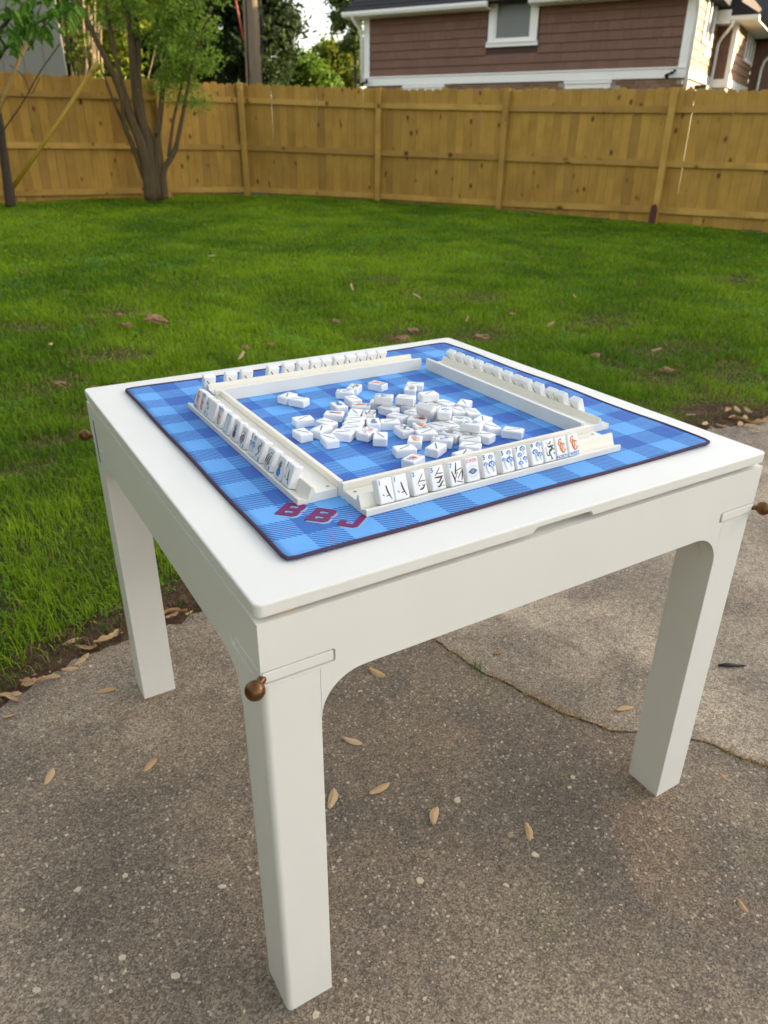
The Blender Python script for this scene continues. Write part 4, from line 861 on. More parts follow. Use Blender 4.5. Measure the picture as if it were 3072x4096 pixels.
# ------------------------------------------------------------------ wooden fence
def build_fence(name, label, pts, rails, posts, group):
    """pts: list of (x,y,zbase) posts; rails: per post (top, mid, bottom) heights; boards stand on the far side"""
    T = thing(name, label, 'fence', (pts[0][0], pts[0][1], pts[0][2]), group); o0 = Vector(pts[0])
    BM = []
    for k in range(6):
        w = 0.139; h = 1.83 + 0.012 * (k - 2.5) / 2.5; c = 0.030; m = MB()
        m.prism([(-w / 2, 0), (w / 2, 0), (w / 2, h - c), (w / 2 - c, h), (-w / 2 + c, h), (-w / 2, h - c)], lambda a, b, t: (a, t, b), 0.0, 0.016)
        me = m.mesh('board', M_BOARD); bevel_mesh(me, 0.004, 1); BM.append(me)
    for k, (a, b) in enumerate(zip(pts[:-1], pts[1:])):
        a, b = Vector(a), Vector(b); d = b - a; L = sqrt(d.x ** 2 + d.y ** 2); e = Vector((d.x, d.y, 0)) / L; n = Vector((-e.y, e.x, 0))
        cx = Vector((CAM[0], CAM[1], 0)); n = -n if n.dot(cx - Vector((a.x, a.y, 0))) > 0 else n       # n points away from the yard
        ang = atan2(e.y, e.x); yd = Vector((-e.y, e.x, 0)); flip = yd.dot(n) < 0
        nb = max(1, int(L / 0.1408)); pitch = L / nb
        for q in range(nb):
            t = (q + 0.5) / nb; p = a + d * t + e * random.gauss(0, 0.0003) + n * (0.020 + random.uniform(0, 0.004)); p.z = a.z + (b.z - a.z) * t + random.uniform(-0.012, 0.006)
            ob = link('board', random.choice(BM), T, p - o0 - (n * 0 if not flip else n * -0.016)); ob.rotation_euler = (0, random.gauss(0, 0.0012), ang); ob.scale.x = (pitch - (0.0055 if random.random() < 0.05 else 0.0012)) / 0.139
        for ra, rb in zip(rails[k][0], rails[k][1]):
            m = MB(); P0 = a + e * 0.04 - o0; P1 = b - e * 0.04 - o0; z0, z1 = a.z - o0.z + ra, b.z - o0.z + rb
            q = [P0 - n * 0.020, P1 - n * 0.020, P1 + n * 0.018, P0 + n * 0.018]; z = [z0, z1, z1, z0]
            lo = [(v.x, v.y, zz - 0.044) for v, zz in zip(q, z)]; hi = [(v.x, v.y, zz + 0.044) for v, zz in zip(q, z)]
            m.poly(lo[::-1]); m.poly(hi)
            for i in range(4): j = (i + 1) % 4; m.poly([lo[i], lo[j], hi[j], hi[i]])
            m.build('rail', M_RAIL, T)
    for i in posts:
        p = Vector(pts[i]); q = pts[min(i + 1, len(pts) - 1)]; r = pts[max(i - 1, 0)]; ang = atan2(q[1] - r[1], q[0] - r[0])
        m = MB(); m.box((-0.045, -0.045, -0.1), (0.045, 0.045, 1.84)); po = m.build('post', M_RAIL, T, bevel=0.003, seg=1)
        dv = Vector((CAM[0] - p.x, CAM[1] - p.y, 0)).normalized() * 0.045
        po.location = p + dv - o0; po.rotation_euler = (random.gauss(0, 0.004), random.gauss(0, 0.004), ang)
        if i == 3 and name == 'wooden_fence' and len(pts) > 4:
            m = MB(); m.prism([(-0.05, 0), (0.045, 0), (0.05, 0.22), (0.01, 0.285), (-0.045, 0.25)], lambda a, b, t: (a, t, b), -0.10, -0.055); bl = m.build('splice_block', M_REDWOOD, po, bevel=0.004)
            bl.location = (-0.01, 0, 0); bl['label'] = 'reddish brown wood scrap nailed to the post foot'
    return T
P = FENCE_PTS
def rl(a, b): return (a, b)
build_fence('wooden_fence', 'long dog eared wooden fence run below the brown house', [P[2], P[3], P[4], P[5], (11.36, 5.28, 0.02), (12.8, 3.05, -0.05)],
            [rl((1.56, .78, .055), (1.56, .80, .075)), rl((1.56, .80, .075), (1.555, .81, .085)), rl((1.55, .805, .085), (1.556, .838, .19)), rl((1.56, .84, .19), (1.62, .89, .235)), rl((1.6, .88, .22), (1.6, .88, .22))], [0, 1, 2, 3, 4, 5], 'wooden fences round the yard')
_fd = np.array([P[2][0] - P[1][0], P[2][1] - P[1][1]]); _fn = np.array([-_fd[1], _fd[0], 0]) / np.linalg.norm(_fd); _hq = plane(655, 600, _fn, _fn[0] * P[2][0] + _fn[1] * P[2][1])
build_fence('wooden_fence', 'dog eared wooden fence run behind the multi stemmed tree', [P[2], (_hq[0], _hq[1], 0.265), (_hq[0] - 4.84, _hq[1] - 0.615, 0.242), (_hq[0] - 7.26, _hq[1] - 0.92, 0.236), (_hq[0] - 12.1, _hq[1] - 1.54, 0.22)],
            [rl((1.56, .78, .055), (1.56, .81, .10)), rl((1.56, .81, .10), (1.56, .86, .18)), rl((1.56, .86, .18), (1.56, .86, .18)), rl((1.56, .86, .18), (1.56, .86, .18))], [1, 2, 3, 4], 'wooden fences round the yard')

# ------------------------------------------------------------------ neighbour's house
HA = Vector((14.443, 11.554, 0)); HU = Vector((-0.4813, 0.8766, 0)); HN = Vector((-0.8766, -0.4813, 0))
def hw(u, n, z): return HA + HU * u + HN * n + Vector((0, 0, z))
def hbox(m, u0, u1, n0, n1, z0, z1, mi=0):
    Pq = [hw(u, n, z) for z in (z0, z1) for u, n in ((u0, n0), (u1, n0), (u1, n1), (u0, n1))]; i = len(m.v); m.v += [tuple(p) for p in Pq]
    for f in ((3, 2, 1, 0), (4, 5, 6, 7), (0, 1, 5, 4), (1, 2, 6, 5), (2, 3, 7, 6), (3, 0, 4, 7)): m.f.append(tuple(i + k for k in f)); m.m.append(mi); m.sm.append(False)
def build_house():
    T = thing('brown_house', 'brown shingled house with white trim and dark roof beyond the fence', 'house')
    def part(nm, mat, boxes, par=T):
        m = MB()
        for b in boxes: hbox(m, *b)
        return m.build(nm, mat, par)
    ZB, ZE = 2.44, 3.88
    # backing walls
    w = part('wall', M_DARKWALL, [(0.0, 7.86, -3.1, -0.03, ZB + 0.1, 3.98), (-0.42, 1.0, -6.7, -3.08, ZB + 0.1, 4.4)]); w['label'] = 'brown shingle walls'
    # shingle courses on the wall facing the yard
    def shingles(u0, u1, noff, z0, z1, avoid=None, cnt=[0]):
        z = z0; row = 0; meshes = {}
        while z < z1 - 0.01:
            h = min(0.182, z1 - z); u = u0 - random.uniform(0, 0.2)
            while u < u1 - 0.02:
                wd = random.choice((0.14, 0.19, 0.24, 0.29, 0.34)); a, b = max(u, u0), min(u + wd, u1); u += wd
                if b - a < 0.03: continue
                if avoid and z + h > avoid[2] and b > avoid[0] and a < avoid[1]:
                    if a >= avoid[0] and b <= avoid[1]: continue
                    if a < avoid[0]: b = avoid[0]
                    else: a = avoid[1]
                    if b - a < 0.03: continue
                key = (round(b - a, 3), round(h, 3))
                if key not in meshes:
                    m = MB(); W2 = key[0] - 0.003; m.prism([(0, 0), (0.034, 0), (0.004, h + 0.006), (0, h + 0.006)], lambda d, zz, t: HN * d + HU * t + Vector((0, 0, zz)), 0.003, 0.003 + W2); meshes[key] = m.mesh('shingle', M_SHINGLE)
                p = hw(a, noff, z + random.uniform(-0.003, 0.003)); link('shingle', meshes[key], w, p); cnt[0] += 1
            z += 0.182; row += 1
        return cnt[0]
    shingles(0.12, 7.74, -0.03, 2.64, ZE, (3.28, 4.545, 3.15))
    shingles(-0.36, -0.02, -3.08, 2.60, 3.72)
    # brick base
    bw = part('brick_base', M_MORTAR, [(0.02, 7.84, -3.1, -0.04, 0.0, ZB)])
    meshes = []
    for _ in range(2):
        m = MB(); hb = 0.066; L = 0.205; m.prism([(0, 0), (0.03, 0), (0.03, hb), (0, hb)], lambda d, zz, t: HN * d + HU * t + Vector((0, 0, zz)), 0, L); me = m.mesh('brick', M_BRICK); bevel_mesh(me, 0.004, 1); meshes.append(me)
    z = 2.105; r = 0; vis = [(5.60, 6.72), (1.52, 2.55)]
    while z < ZB - 0.02:
        u = 0.03 + (0.108 if r % 2 else 0)
        while u < 7.62:
            if not any(u + 0.205 > a and u < b for a, b in vis): link('brick', random.choice(meshes), bw, hw(u, -0.055, z))
            u += 0.216
        z += 0.077; r += 1
    # bricks on the near end turn the corner
    for rr in range(5):
        m = MB(); hbox(m, -0.012, 0.02, -0.28, -0.045 - (0.1 if rr % 2 else 0), 2.105 + rr * 0.077, 2.105 + rr * 0.077 + 0.066); m.build('brick', M_BRICK, bw)
    # lower windows: white heads and dark panes
    for a, b in vis:
        wd = part('window', M_TRIM, [(a - 0.02, b + 0.02, -0.05, 0.05, 2.375, 2.43), (a, b, -0.05, 0.02, 2.28, 2.372), (a + 0.06, a + 0.14, -0.05, 0.01, 0.9, 2.28), (b - 0.14, b - 0.06, -0.05, 0.01, 0.9, 2.28)]); part('pane', M_GLASS, [(a + 0.14, b - 0.14, -0.03, -0.02, 0.9, 2.28)], wd)
    # trim
    part('band_board', M_TRIM, [(-0.03, 7.89, -0.04, 0.02, ZB, 2.615), (-0.045, 7.905, -0.04, 0.045, 2.615, 2.642)])
    part('corner_board', M_TRIM, [(-0.025, 0.145, -0.03, 0.018, 2.642, 4.0)]); part('corner_board', M_TRIM, [(7.72, 7.885, -0.03, 0.018, 2.642, 4.0)]); part('corner_board', M_TRIM, [(-0.028, -0.002, -0.15, -0.031, 2.642, 4.0)])
    # dormer window
    wd = part('window', M_TRIM, [(3.28, 4.545, -0.03, 0.035, 3.155, 3.225), (3.32, 3.47, -0.03, 0.03, 3.225, 4.7), (4.355, 4.505, -0.03, 0.03, 3.225, 4.7), (3.30, 4.525, -0.03, 0.06, 3.225, 3.262), (3.47, 3.51, -0.03, 0.01, 3.262, 4.7), (4.315, 4.355, -0.03, 0.01, 3.262, 4.7), (3.51, 4.315, -0.03, 0.01, 3.262, 3.325), (3.51, 4.315, -0.03, 0.005, 4.02, 4.06)])
    m = MB(); hbox(m, 3.51, 4.315, -0.012, -0.008, 3.325, 4.62); m.build('pane', M_GLASS, wd)
    for k in range(24):
        m = MB(); zz = 3.34 + k * 0.048; Pq = [hw(u, n, z) for u, n, z in ((3.52, -0.075, zz), (4.305, -0.075, zz), (4.305, -0.035, zz + 0.026), (3.52, -0.035, zz + 0.026))]; m.poly(Pq); m.poly([(p + Vector((0, 0, 0.003))) for p in Pq][::-1]); m.build('blind_slat', M_BLIND, wd)
    part('dormer_wall', M_TRIM, [(3.30, 3.50, -1.2, -0.04, 4.0, 4.75), (4.33, 4.52, -1.2, -0.04, 4.0, 4.75)]); part('window_recess', M_BLACK, [(3.50, 4.33, -1.2, -0.25, 3.3, 4.75)])
    # eaves: soffit, gutter, roof
    for a, b in ((4.40, 8.25), (-0.30, 3.42)):
        part('soffit', M_TRIM, [(a, b, -0.02, 0.36, ZE, ZE + 0.02)])
        m = MB(); prof = [(0.36, 3.90), (0.40, 3.885), (0.45, 3.90), (0.475, 3.95), (0.475, 4.0), (0.36, 4.0)]
        m.prism(prof, lambda d, z, t: hw(t, d, z), a, b); m.build('gutter', M_TRIM, T)
    # roof planes as stepped shingle courses
    for a, b in ((4.42, 8.25), (-0.30, 3.40)):
        for k in range(8):
            m = MB(); n0 = 0.44 - k * 0.2; z0 = 4.0 + k * 0.115
            Pq = [hw(a, n0, z0), hw(b, n0, z0), hw(b, n0 - 0.24, z0 + 0.138), hw(a, n0 - 0.24, z0 + 0.138)]
            up = Vector((0, 0, 0.022)); m.poly(Pq[::-1]); m.poly([p + up * (1 - i // 2 * 0.8) for i, p in enumerate(Pq)])
            for i in range(4): j = (i + 1) % 4; m.poly([Pq[i], Pq[j], Pq[j] + up * (1 - j // 2 * 0.8), Pq[i] + up * (1 - i // 2 * 0.8)])
            m.build('roof_course', M_ROOF, T)
    m = MB(); pr = [(0.40, 4.0), (-1.35, 4.99), (-3.3, 3.95)]; m.prism(pr, lambda d, z, t: hw(t, d, z), -0.28, 8.24); m.build('roof', M_ROOF, T)
    # lit return wall of lap boards, with a window
    z = 2.642
    while z < 3.9:
        for n0, n1 in ((-1.16, -0.16), (-3.06, -2.35)) if z > 3.15 else ((-3.06, -0.16),):
            m = MB(); m.prism([(0, 0), (0.024, 0), (0.005, 0.19), (0, 0.19)], lambda d, zz, t: hw(-d, t, z + zz), n1, n0); m.build('lap_board', M_LAP, T)
        z += 0.182
    part('wall', M_DARKWALL, [(0.0, 0.05, -3.06, -0.05, ZB, 4.0)])
    part('band_board', M_TRIM, [(-0.028, -0.003, -3.08, -0.06, ZB + 0.02, 2.635)])
    wd = part('window', M_TRIM, [(-0.05, -0.001, -2.35, -1.16, 3.17, 3.25), (-0.045, -0.001, -1.30, -1.16, 3.25, 4.0), (-0.045, -0.001, -2.35, -2.22, 3.25, 4.0), (-0.04, -0.001, -1.74, -1.68, 3.25, 4.0)]); part('pane', M_GLASS, [(-0.02, -0.006, -2.22, -1.30, 3.25, 4.0)], wd)
    part('meter_panel', M_TRIM, [(-0.035, -0.003, -2.45, -1.7, 2.98, 3.12)])
    # set-back wings to the right
    part('corner_board', M_TRIM, [(-0.45, -0.34, -3.08, -3.04, 2.58, 3.74)]); part('band_board', M_TRIM, [(-0.44, -0.002, -3.08, -3.03, 2.41, 2.585)]); part('corner_board', M_TRIM, [(-0.452, -0.43, -3.2, -3.05, 2.58, 3.74)])
    part('soffit', M_TRIM, [(-0.9, -0.003, -3.08, -2.66, 3.70, 3.72), (-0.9, -0.42, -6.7, -3.08, 3.70, 3.72)])
    m = MB(); prof = [(-2.70, 3.70), (-2.64, 3.69), (-2.58, 3.72), (-2.56, 3.80), (-2.70, 3.80)]; m.prism(prof, lambda d, z, t: hw(t, d, z), -0.92, -0.30); m.build('gutter', M_TRIM, T)
    part('gable_return', M_TRIM, [(-0.31, -0.003, -3.05, -2.55, 3.66, 3.92)])
    m = MB(); m.prism([(-0.95, 3.80), (0.9, 4.85), (0.9, 3.80)], lambda d, z, t: hw(d, t, z), -6.9, -2.62); m.build('roof', M_ROOF, T)
    z = 2.60
    while z < 3.7:
        m = MB(); m.prism([(0, 0), (0.024, 0), (0.005, 0.19), (0, 0.19)], lambda d, zz, t: hw(-0.42 - d, t, z + zz), -6.68, -3.2); m.build('lap_board', M_LAP, T); z += 0.182
    part('band_board', M_TRIM, [(-0.455, -0.42, -6.7, -3.05, 2.42, 2.585)])
    wd = part('window', M_TRIM, [(-0.475, -0.42, -6.5, -4.86, 3.08, 3.16)] + [(-0.47, -0.42, -4.86 - 0.52 * k - 0.09, -4.86 - 0.52 * k, 3.16, 3.72) for k in range(4)]); part('pane', M_GLASS, [(-0.447, -0.443, -6.4, -4.9, 3.16, 3.72)], wd)
    part('wall', M_MORTAR, [(-0.40, -0.01, -6.6, -3.09, 0.0, 2.42)])
    part('wing', M_SHINGLE, [(-3.2, -0.43, -10.0, -6.72, 0.0, 3.66)])['label'] = 'brown wing stepping back at the right'
    m = MB(); m.prism([(-6.3, 3.66), (-8.4, 4.9), (-10.4, 3.66)], lambda d, z, t: hw(t, d, z), -3.5, 0.3); m.build('roof', M_ROOF, T)
    # downspouts
    def spout(pts):
        m = MB(); m.tube([hw(*p) for p in pts], 0.038, 8); m.build('downspout', M_TRIM, T)
    spout([(-0.12, 0.40, 3.92), (-0.09, 0.36, 3.84), (-0.07, 0.12, 3.66), (-0.065, 0.03, 3.55), (-0.065, 0.03, 1.2)])
    spout([(-0.40, -2.62, 3.71), (-0.36, -2.66, 3.62), (-0.14, -2.95, 3.42), (-0.08, -2.98, 3.3), (-0.06, -2.98, 1.0)])
    spout([(-1.15, -6.5, 3.62), (-1.05, -6.55, 3.5), (-0.75, -6.62, 3.2), (-0.70, -6.66, 3.0), (-0.70, -6.66, 2.5), (-0.80, -6.5, 2.42)])
    spout([(7.98, 0.40, 3.92), (7.98, 0.36, 3.84), (7.93, 0.10, 3.66), (7.93, 0.04, 3.5), (7.93, 0.04, 2.5)])
    # flood lamps under the band
    for u in (0.25, 7.80):
        m = MB(); c = hw(u, 0.09, 2.52); m.tube([hw(u, 0.02, 2.53), hw(u, 0.05, 2.53)], 0.035, 10); m.tube([hw(u, 0.05, 2.53), hw(u + 0.05, 0.10, 2.50), hw(u + 0.07, 0.15, 2.46)], [0.012, 0.03, 0.05], 10); m.tube([hw(u, 0.05, 2.53), hw(u - 0.05, 0.10, 2.54), hw(u - 0.08, 0.15, 2.56)], [0.012, 0.02, 0.035], 10)
        m.build('flood_lamp', M_BLACK, T)
    m = MB()
    for k in range(3): hbox(m, -0.3 - 0.02 * k, -0.05, -1.1 - 0.45 * k - 0.35, -1.1 - 0.45 * k, 2.28 - 0.05 * k, 2.36 - 0.05 * k)
    m.build('louvre', M_BLACK, T)
build_house()
def build_added_right_house():  # unseen house, added to keep the low sun off table and lawn
    T = thing('added_brick_house', 'low brick house out of view, added at right to shade the yard', 'house', (14, -7, 0))
    m = MB(); m.box((0, -8, -0.3), (7, 8.4, 3.1)); m.build('wall', M_BRICK, T)
    m = MB(); m.prism([(-0.5, 3.1), (3.5, 5.6), (7.5, 3.1)], lambda a, b, t: (a, t, b), -8.5, 8.8); m.build('roof', M_ROOF, T)
    for y in (-6, -2, 2, 6):
        m = MB(); m.box((-0.05, y - 0.6, 0.9), (-0.002, y + 0.6, 2.3)); wd = m.build('window', M_TRIM, T); m = MB(); m.box((-0.062, y - 0.5, 1.0), (-0.052, y + 0.5, 2.2)); m.build('pane', M_GLASS, wd)
build_added_right_house()
def build_added_tall_house():  # unseen house, added and sized to shade the fence and yard
    T = thing('added_tall_house', 'tall two storey house out of view, added so its shadow covers the yard', 'house'); o = hw(-6.0, -6.7, 0)
    m = MB(); hbox(m, -34, -11.45, -13, -6.7, 0, 9.0); m.build('wall', M_BRICK, T); m = MB(); m.prism([(-6.3, 9.0), (-9.86, 12.0), (-13.2, 9.0)], lambda d, z, t: hw(t, d, z), -34.4, -11.4); m.build('roof', M_ROOF, T)
    for u in (-15, -19, -23, -27, -31):
        for z in (1.0, 3.8):
            m = MB(); hbox(m, u - 0.6, u + 0.6, -6.69, -6.62, z, z + 1.5); wd = m.build('window', M_TRIM, T); m = MB(); hbox(m, u - 0.5, u + 0.5, -6.61, -6.60, z + 0.1, z + 1.4); m.build('pane', M_GLASS, wd)
build_added_tall_house()

# grey outbuilding behind the left fence
def build_shed():
    T = thing('outbuilding', 'grey panelled outbuilding wall behind the left fence', 'shed'); D = 18.5
    a = dep(-320, 300, D); b = dep(268, 300, D + 0.8); a[2] = b[2] = 0.1; e = Vector(b - a); L = e.length; e.normalize(); n = Vector((e.y, -e.x, 0)); o = Vector(a)
    fn = lambda s, z, t: o + e * s - n * t + Vector((0, 0, z))
    n_p = int(L / 0.42)
    for k in range(n_p):
        m = MB(); s0 = k * L / n_p; m.prism([(s0 + 0.006, 0), (s0 + L / n_p - 0.006, 0), (s0 + L / n_p - 0.006, 4.6), (s0 + 0.006, 4.6)], fn, 0.0, 0.03); m.build('panel', M_SHED, T)
    m = MB(); m.prism([(0, 0), (L - 0.01, 0), (L - 0.01, 4.58), (0, 4.58)], fn, 0.032, 0.25); m.build('wall', M_SHED, T)
build_shed()

# ------------------------------------------------------------------ trees
def leaf_cloud(C, size, col, ori=None, stretch=1.9):
    """C (n,3) centres; diamond leaves, 2 triangles each"""
    n = len(C); q = rng.normal(size=(n, 3)); q /= np.linalg.norm(q, axis=1)[:, None]
    if ori is not None: q = q * (1 - ori[1]) + np.array(ori[0]) * ori[1]; q /= np.linalg.norm(q, axis=1)[:, None]
    r = rng.normal(size=(n, 3)); s = np.cross(q, r); s /= np.linalg.norm(s, axis=1)[:, None]
    sz = (size * rng.uniform(0.6, 1.3, n))[:, None]; nn = np.cross(q, s)
    V = np.stack([C - q * sz * stretch * 0.5, C + s * sz * 0.42 + nn * sz * 0.12, C + q * sz * stretch * 0.5, C - s * sz * 0.42 + nn * sz * 0.12], 1).reshape(-1, 3)
    k = np.arange(n)[:, None] * 4; Fc = np.concatenate([k + [0, 1, 2], k + [0, 2, 3]], 1).reshape(-1, 3)
    return V, Fc, np.repeat(col, 4, 0)
def clumps(cents, rads, n, sub, spread):
    """n leaves in sub-clumps inside ellipsoids"""
    out = []; cents = np.asarray(cents, float); rads = np.asarray(rads, float); vol = np.prod(rads, 1) ** 0.75; pk = rng.choice(len(cents), sub, p=vol / vol.sum())
    d = rng.normal(size=(sub, 3)); d /= np.linalg.norm(d, axis=1)[:, None]; cc = cents[pk] + d * rads[pk] * (rng.random(sub) ** 0.45)[:, None]
    who = rng.integers(0, sub, n); g = rng.normal(size=(n, 3)) * spread * (0.5 + rng.random(sub)[who])[:, None]; g[:, 2] *= 0.7
    return cc[who] + g, who
def crown(T, cents, rads, n, sub, spread, size, c0, c1, mat=M_LEAF, name='crown', stretch=1.9):
    C, who = clumps(cents, rads, n, sub, spread); tone = rng.random(sub)[who] * 0.65 + rng.random(n) * 0.35
    col = np.array(c0) * (1 - tone[:, None]) + np.array(c1) * tone[:, None]
    V, Fc, CC = leaf_cloud(C, size, col, stretch=stretch); me = np_mesh('crown', V, Fc, [mat]); set_col(me, CC); return link(name, me, T)
def stems(T, name, mat, paths, seg=9):
    for pts, rad in paths:
        # smooth and roughen
        q = [Vector(p) for p in pts]; out = []; rr = []
        for i in range(len(q) - 1):
            p0, p1, p2, p3 = q[max(i - 1, 0)], q[i], q[i + 1], q[min(i + 2, len(q) - 1)]
            for k in range(5):
                t = k / 5; out.append(0.5 * ((2 * p1) + (p2 - p0) * t + (2 * p0 - 5 * p1 + 4 * p2 - p3) * t * t + (3 * p1 - p0 - 3 * p2 + p3) * t ** 3)); rr.append((rad[i] + (rad[i + 1] - rad[i]) * t) * random.uniform(0.93, 1.07))
        out.append(q[-1]); rr.append(rad[-1]); m = MB(); m.tube(out, rr, seg); m.build(name, mat, T)

def build_myrtle():
    S = 0.4822; D = 12.5
    base = dep(635, 795, D); T = thing('multi_stem_tree', 'multi stemmed tree with feathery leaves in front of the fence', 'tree')
    pp = lambda x, y, dd=0.0: tuple(dep(x * S, y * S, D + dd)); k = D / F_PX * S
    defs = [([(1250, 1660), (1190, 1250), (1060, 930), (950, 640), (780, 290), (650, 0), (560, -260)], [70, 58, 42, 32, 27, 24, 18], -0.1),
            ([(1275, 1665), (1235, 1200), (1160, 950), (1110, 600), (1080, 200), (1010, -80), (960, -400)], [75, 62, 55, 46, 40, 34, 22], 0.1),
            ([(1300, 1660), (1215, 1150), (1150, 750), (1140, 350), (1110, 0), (1120, -400)], [60, 50, 40, 36, 30, 20], 0.2),
            ([(1090, 960), (1010, 680), (930, 330), (870, -20), (850, -300)], [36, 27, 22, 20, 15], 0.05), ([(1330, 1660), (1305, 1200), (1335, 900), (1365, 500), (1385, 80), (1400, -300)], [52, 40, 30, 25, 20, 14], 0.15),
            ([(1370, 1650), (1360, 1420), (1450, 1250), (1505, 1010), (1560, 720), (1640, 380), (1760, 60)], [42, 34, 28, 24, 18, 14, 10], 0.0), ([(1400, 1300), (1440, 1000), (1500, 740), (1570, 420), (1620, 100)], [22, 17, 14, 11, 8], 0.3),
            ([(1060, 1080), (965, 900), (885, 680), (830, 560)], [22, 15, 12, 8], -0.2), ([(1290, 1120), (1350, 800), (1400, 400), (1450, 50)], [26, 18, 13, 9], 0.25), ([(1210, 1500), (1090, 1180), (1030, 1040), (1010, 830)], [34, 28, 22, 16], -0.15)]
    stems(T, 'trunk', M_BARK, [([pp(x, y, dd * (i / 3)) for i, (x, y) in enumerate(pt)], [r * k * 0.72 for r in rd]) for pt, rd, dd in defs])
    pc = lambda x, y, dd, rx, rz: (dep(x, y, D + dd), (rx, 0.6, rz))
    L = [pc(690, 60, 0, .55, .45), pc(760, 150, .1, .45, .42), pc(700, 230, -.1, .38, .35), pc(640, 120, .3, .3, .4), pc(800, 240, .0, .32, .22), pc(660, 330, .0, .20, .22), pc(730, 330, .2, .28, .18), pc(520, 60, .2, .25, .4), pc(430, 40, .1, .22, .3), pc(650, -60, .2, .9, .5), pc(450, -160, .1, .8, .4), pc(760, -120, 0, .7, .5), pc(760, 410, 0, .16, .08)]
    crown(T, [a for a, b in L], [b for a, b in L], 11500, 560, 0.085, 0.036, (0.08, 0.16, 0.018), (0.32, 0.46, 0.06))
build_myrtle()

def build_sapling():
    S = 0.4822; D = 11.4; T = thing('broadleaf_tree', 'slim tree with large glossy leaves at the left fence end', 'tree'); k = D / F_PX * S; pp = lambda x, y, dd=0.0: tuple(dep(x * S, y * S, D + dd))
    stems(T, 'trunk', M_BARK2, [([pp(95, 1720), pp(55, 1450), pp(15, 1150), pp(-30, 850), pp(-60, 500), pp(-40, 150), pp(-20, -300)], [r * k for r in (44, 36, 33, 30, 27, 24, 15)])])
    stems(T, 'branch', M_BARK2, [([pp(-55, 560), pp(60, 380, -.3), pp(230, 240, -.6), pp(420, 130, -.8)], [r * k for r in (16, 11, 8, 4)]), ([pp(-45, 300), pp(120, 120, -.5), pp(330, 20, -.9), pp(540, -60, -1.0)], [r * k for r in (15, 11, 8, 5)]),
                                 ([pp(230, 420, -.2), pp(340, 250, -.2), pp(460, 120, -.3)], [r * k for r in (5, 5, 4)]), ([pp(-60, 1200, -.1), pp(170, 880, -.1), pp(330, 600, -.1), pp(500, 360, -.1)], [r * k for r in (6, 5, 4, 4)]),
                                 ([pp(80, 540, -.1), pp(200, 640, -.1), pp(260, 780, -.1), pp(330, 640, -.2)], [r * k for r in (4, 4, 3, 3)])], 6)
    n = 430; xs = rng.uniform(-420, 640, n); ys = rng.uniform(-620, 130, n); lim = 420 - np.maximum(0, xs - 40) * 0.42 - np.maximum(0, -xs) * 0.1
    ys = -500 + (lim + 500) * rng.random(n) ** 0.6; dd = rng.uniform(-1.6, 0.5, n)
    Cn = np.array([dep(x * S, y * S, D + d) for x, y, d in zip(xs, ys, dd)])
    # each leaf: folded 6-point blade hanging from its stalk
    V = []; Fc = []; CC = []
    for c in Cn:
        L = random.uniform(0.13, 0.22); w = L * random.uniform(0.22, 0.28); a = random.uniform(0, 2 * pi); dz = random.uniform(-1.5, -0.1)
        q = Vector((cos(a), sin(a), dz)).normalized(); s = q.cross(Vector((random.gauss(0, .4), random.gauss(0, .4), 1))).normalized(); nn = s.cross(q); k0 = len(V); c = Vector(c)
        pts = [(0, 0), (0.22, 0.75), (0.5, 1.0), (0.78, 0.6), (1.0, 0)]
        mid = [c + q * L * t - nn * (0.10 * L * t * t) for t, _ in pts]
        for (t, ww), mm in zip(pts, mid): V.append(tuple(mm))
        for sg in (1, -1):
            for (t, ww), mm in list(zip(pts, mid))[1:4]: V.append(tuple(mm + s * sg * w * ww * 0.5 * 2 + nn * w * ww * 0.25))
        for sg in (0, 1):
            o = k0 + 5 + sg * 3
            for f in ((k0, o, k0 + 1), (k0 + 1, o, o + 1), (k0 + 1, o + 1, k0 + 2), (k0 + 2, o + 1, o + 2), (k0 + 2, o + 2, k0 + 3), (k0 + 3, o + 2, k0 + 4)): Fc.append(f)
        t = random.random() ** 1.4; col = [a_ * (1 - t) + b_ * t for a_, b_ in zip((0.04, 0.12, 0.012), (0.20, 0.38, 0.05))]; CC += [col] * 11
    me = np_mesh('crown', np.array(V), np.array(Fc), [M_LEAF]); set_col(me, np.array(CC)); link('crown', me, T)
build_sapling()

def bg_tree(name, label, base_px, depth, top_px, blobs, n, sub, spread, size, c0, c1, trunk_r=0.12, bark=M_BARK2, nlimb=5, group=None, stretch=1.9):
    b = dep(base_px[0], base_px[1], depth); b[2] = 0.15; T = thing(name, label, 'tree', (0, 0, 0), group)
    t = dep(top_px[0], top_px[1], depth); b = np.array([t[0] + random.uniform(-.2, .2), t[1] + random.uniform(-.2, .2), 0.1])
    cents = [dep(x, y, depth + dd) for x, y, dd, rx, rz in blobs]; rads = [(rx, rx * 0.85, rz) for x, y, dd, rx, rz in blobs]
    P = [([tuple(b), tuple(b * 0.6 + t * 0.4 + [0.1, 0, 0]), tuple(t)], [trunk_r, trunk_r * 0.8, trunk_r * 0.35])]; stems(T, 'trunk', bark, P)
    lim = []
    for k in range(nlimb):
        c = cents[k % len(cents)]; f = random.uniform(0.25, 0.7); s = b * (1 - f) + t * f; lim.append(([tuple(s), tuple((s + c) / 2 + [0, 0, random.uniform(-.1, .25)]), tuple(c)], [trunk_r * 0.4, trunk_r * 0.28, trunk_r * 0.1]))
    stems(T, 'limb', bark, lim, 6)
    crown(T, cents, rads, n, sub, spread, size, c0, c1, stretch=stretch); return T
GT = 'trees beyond the fence'
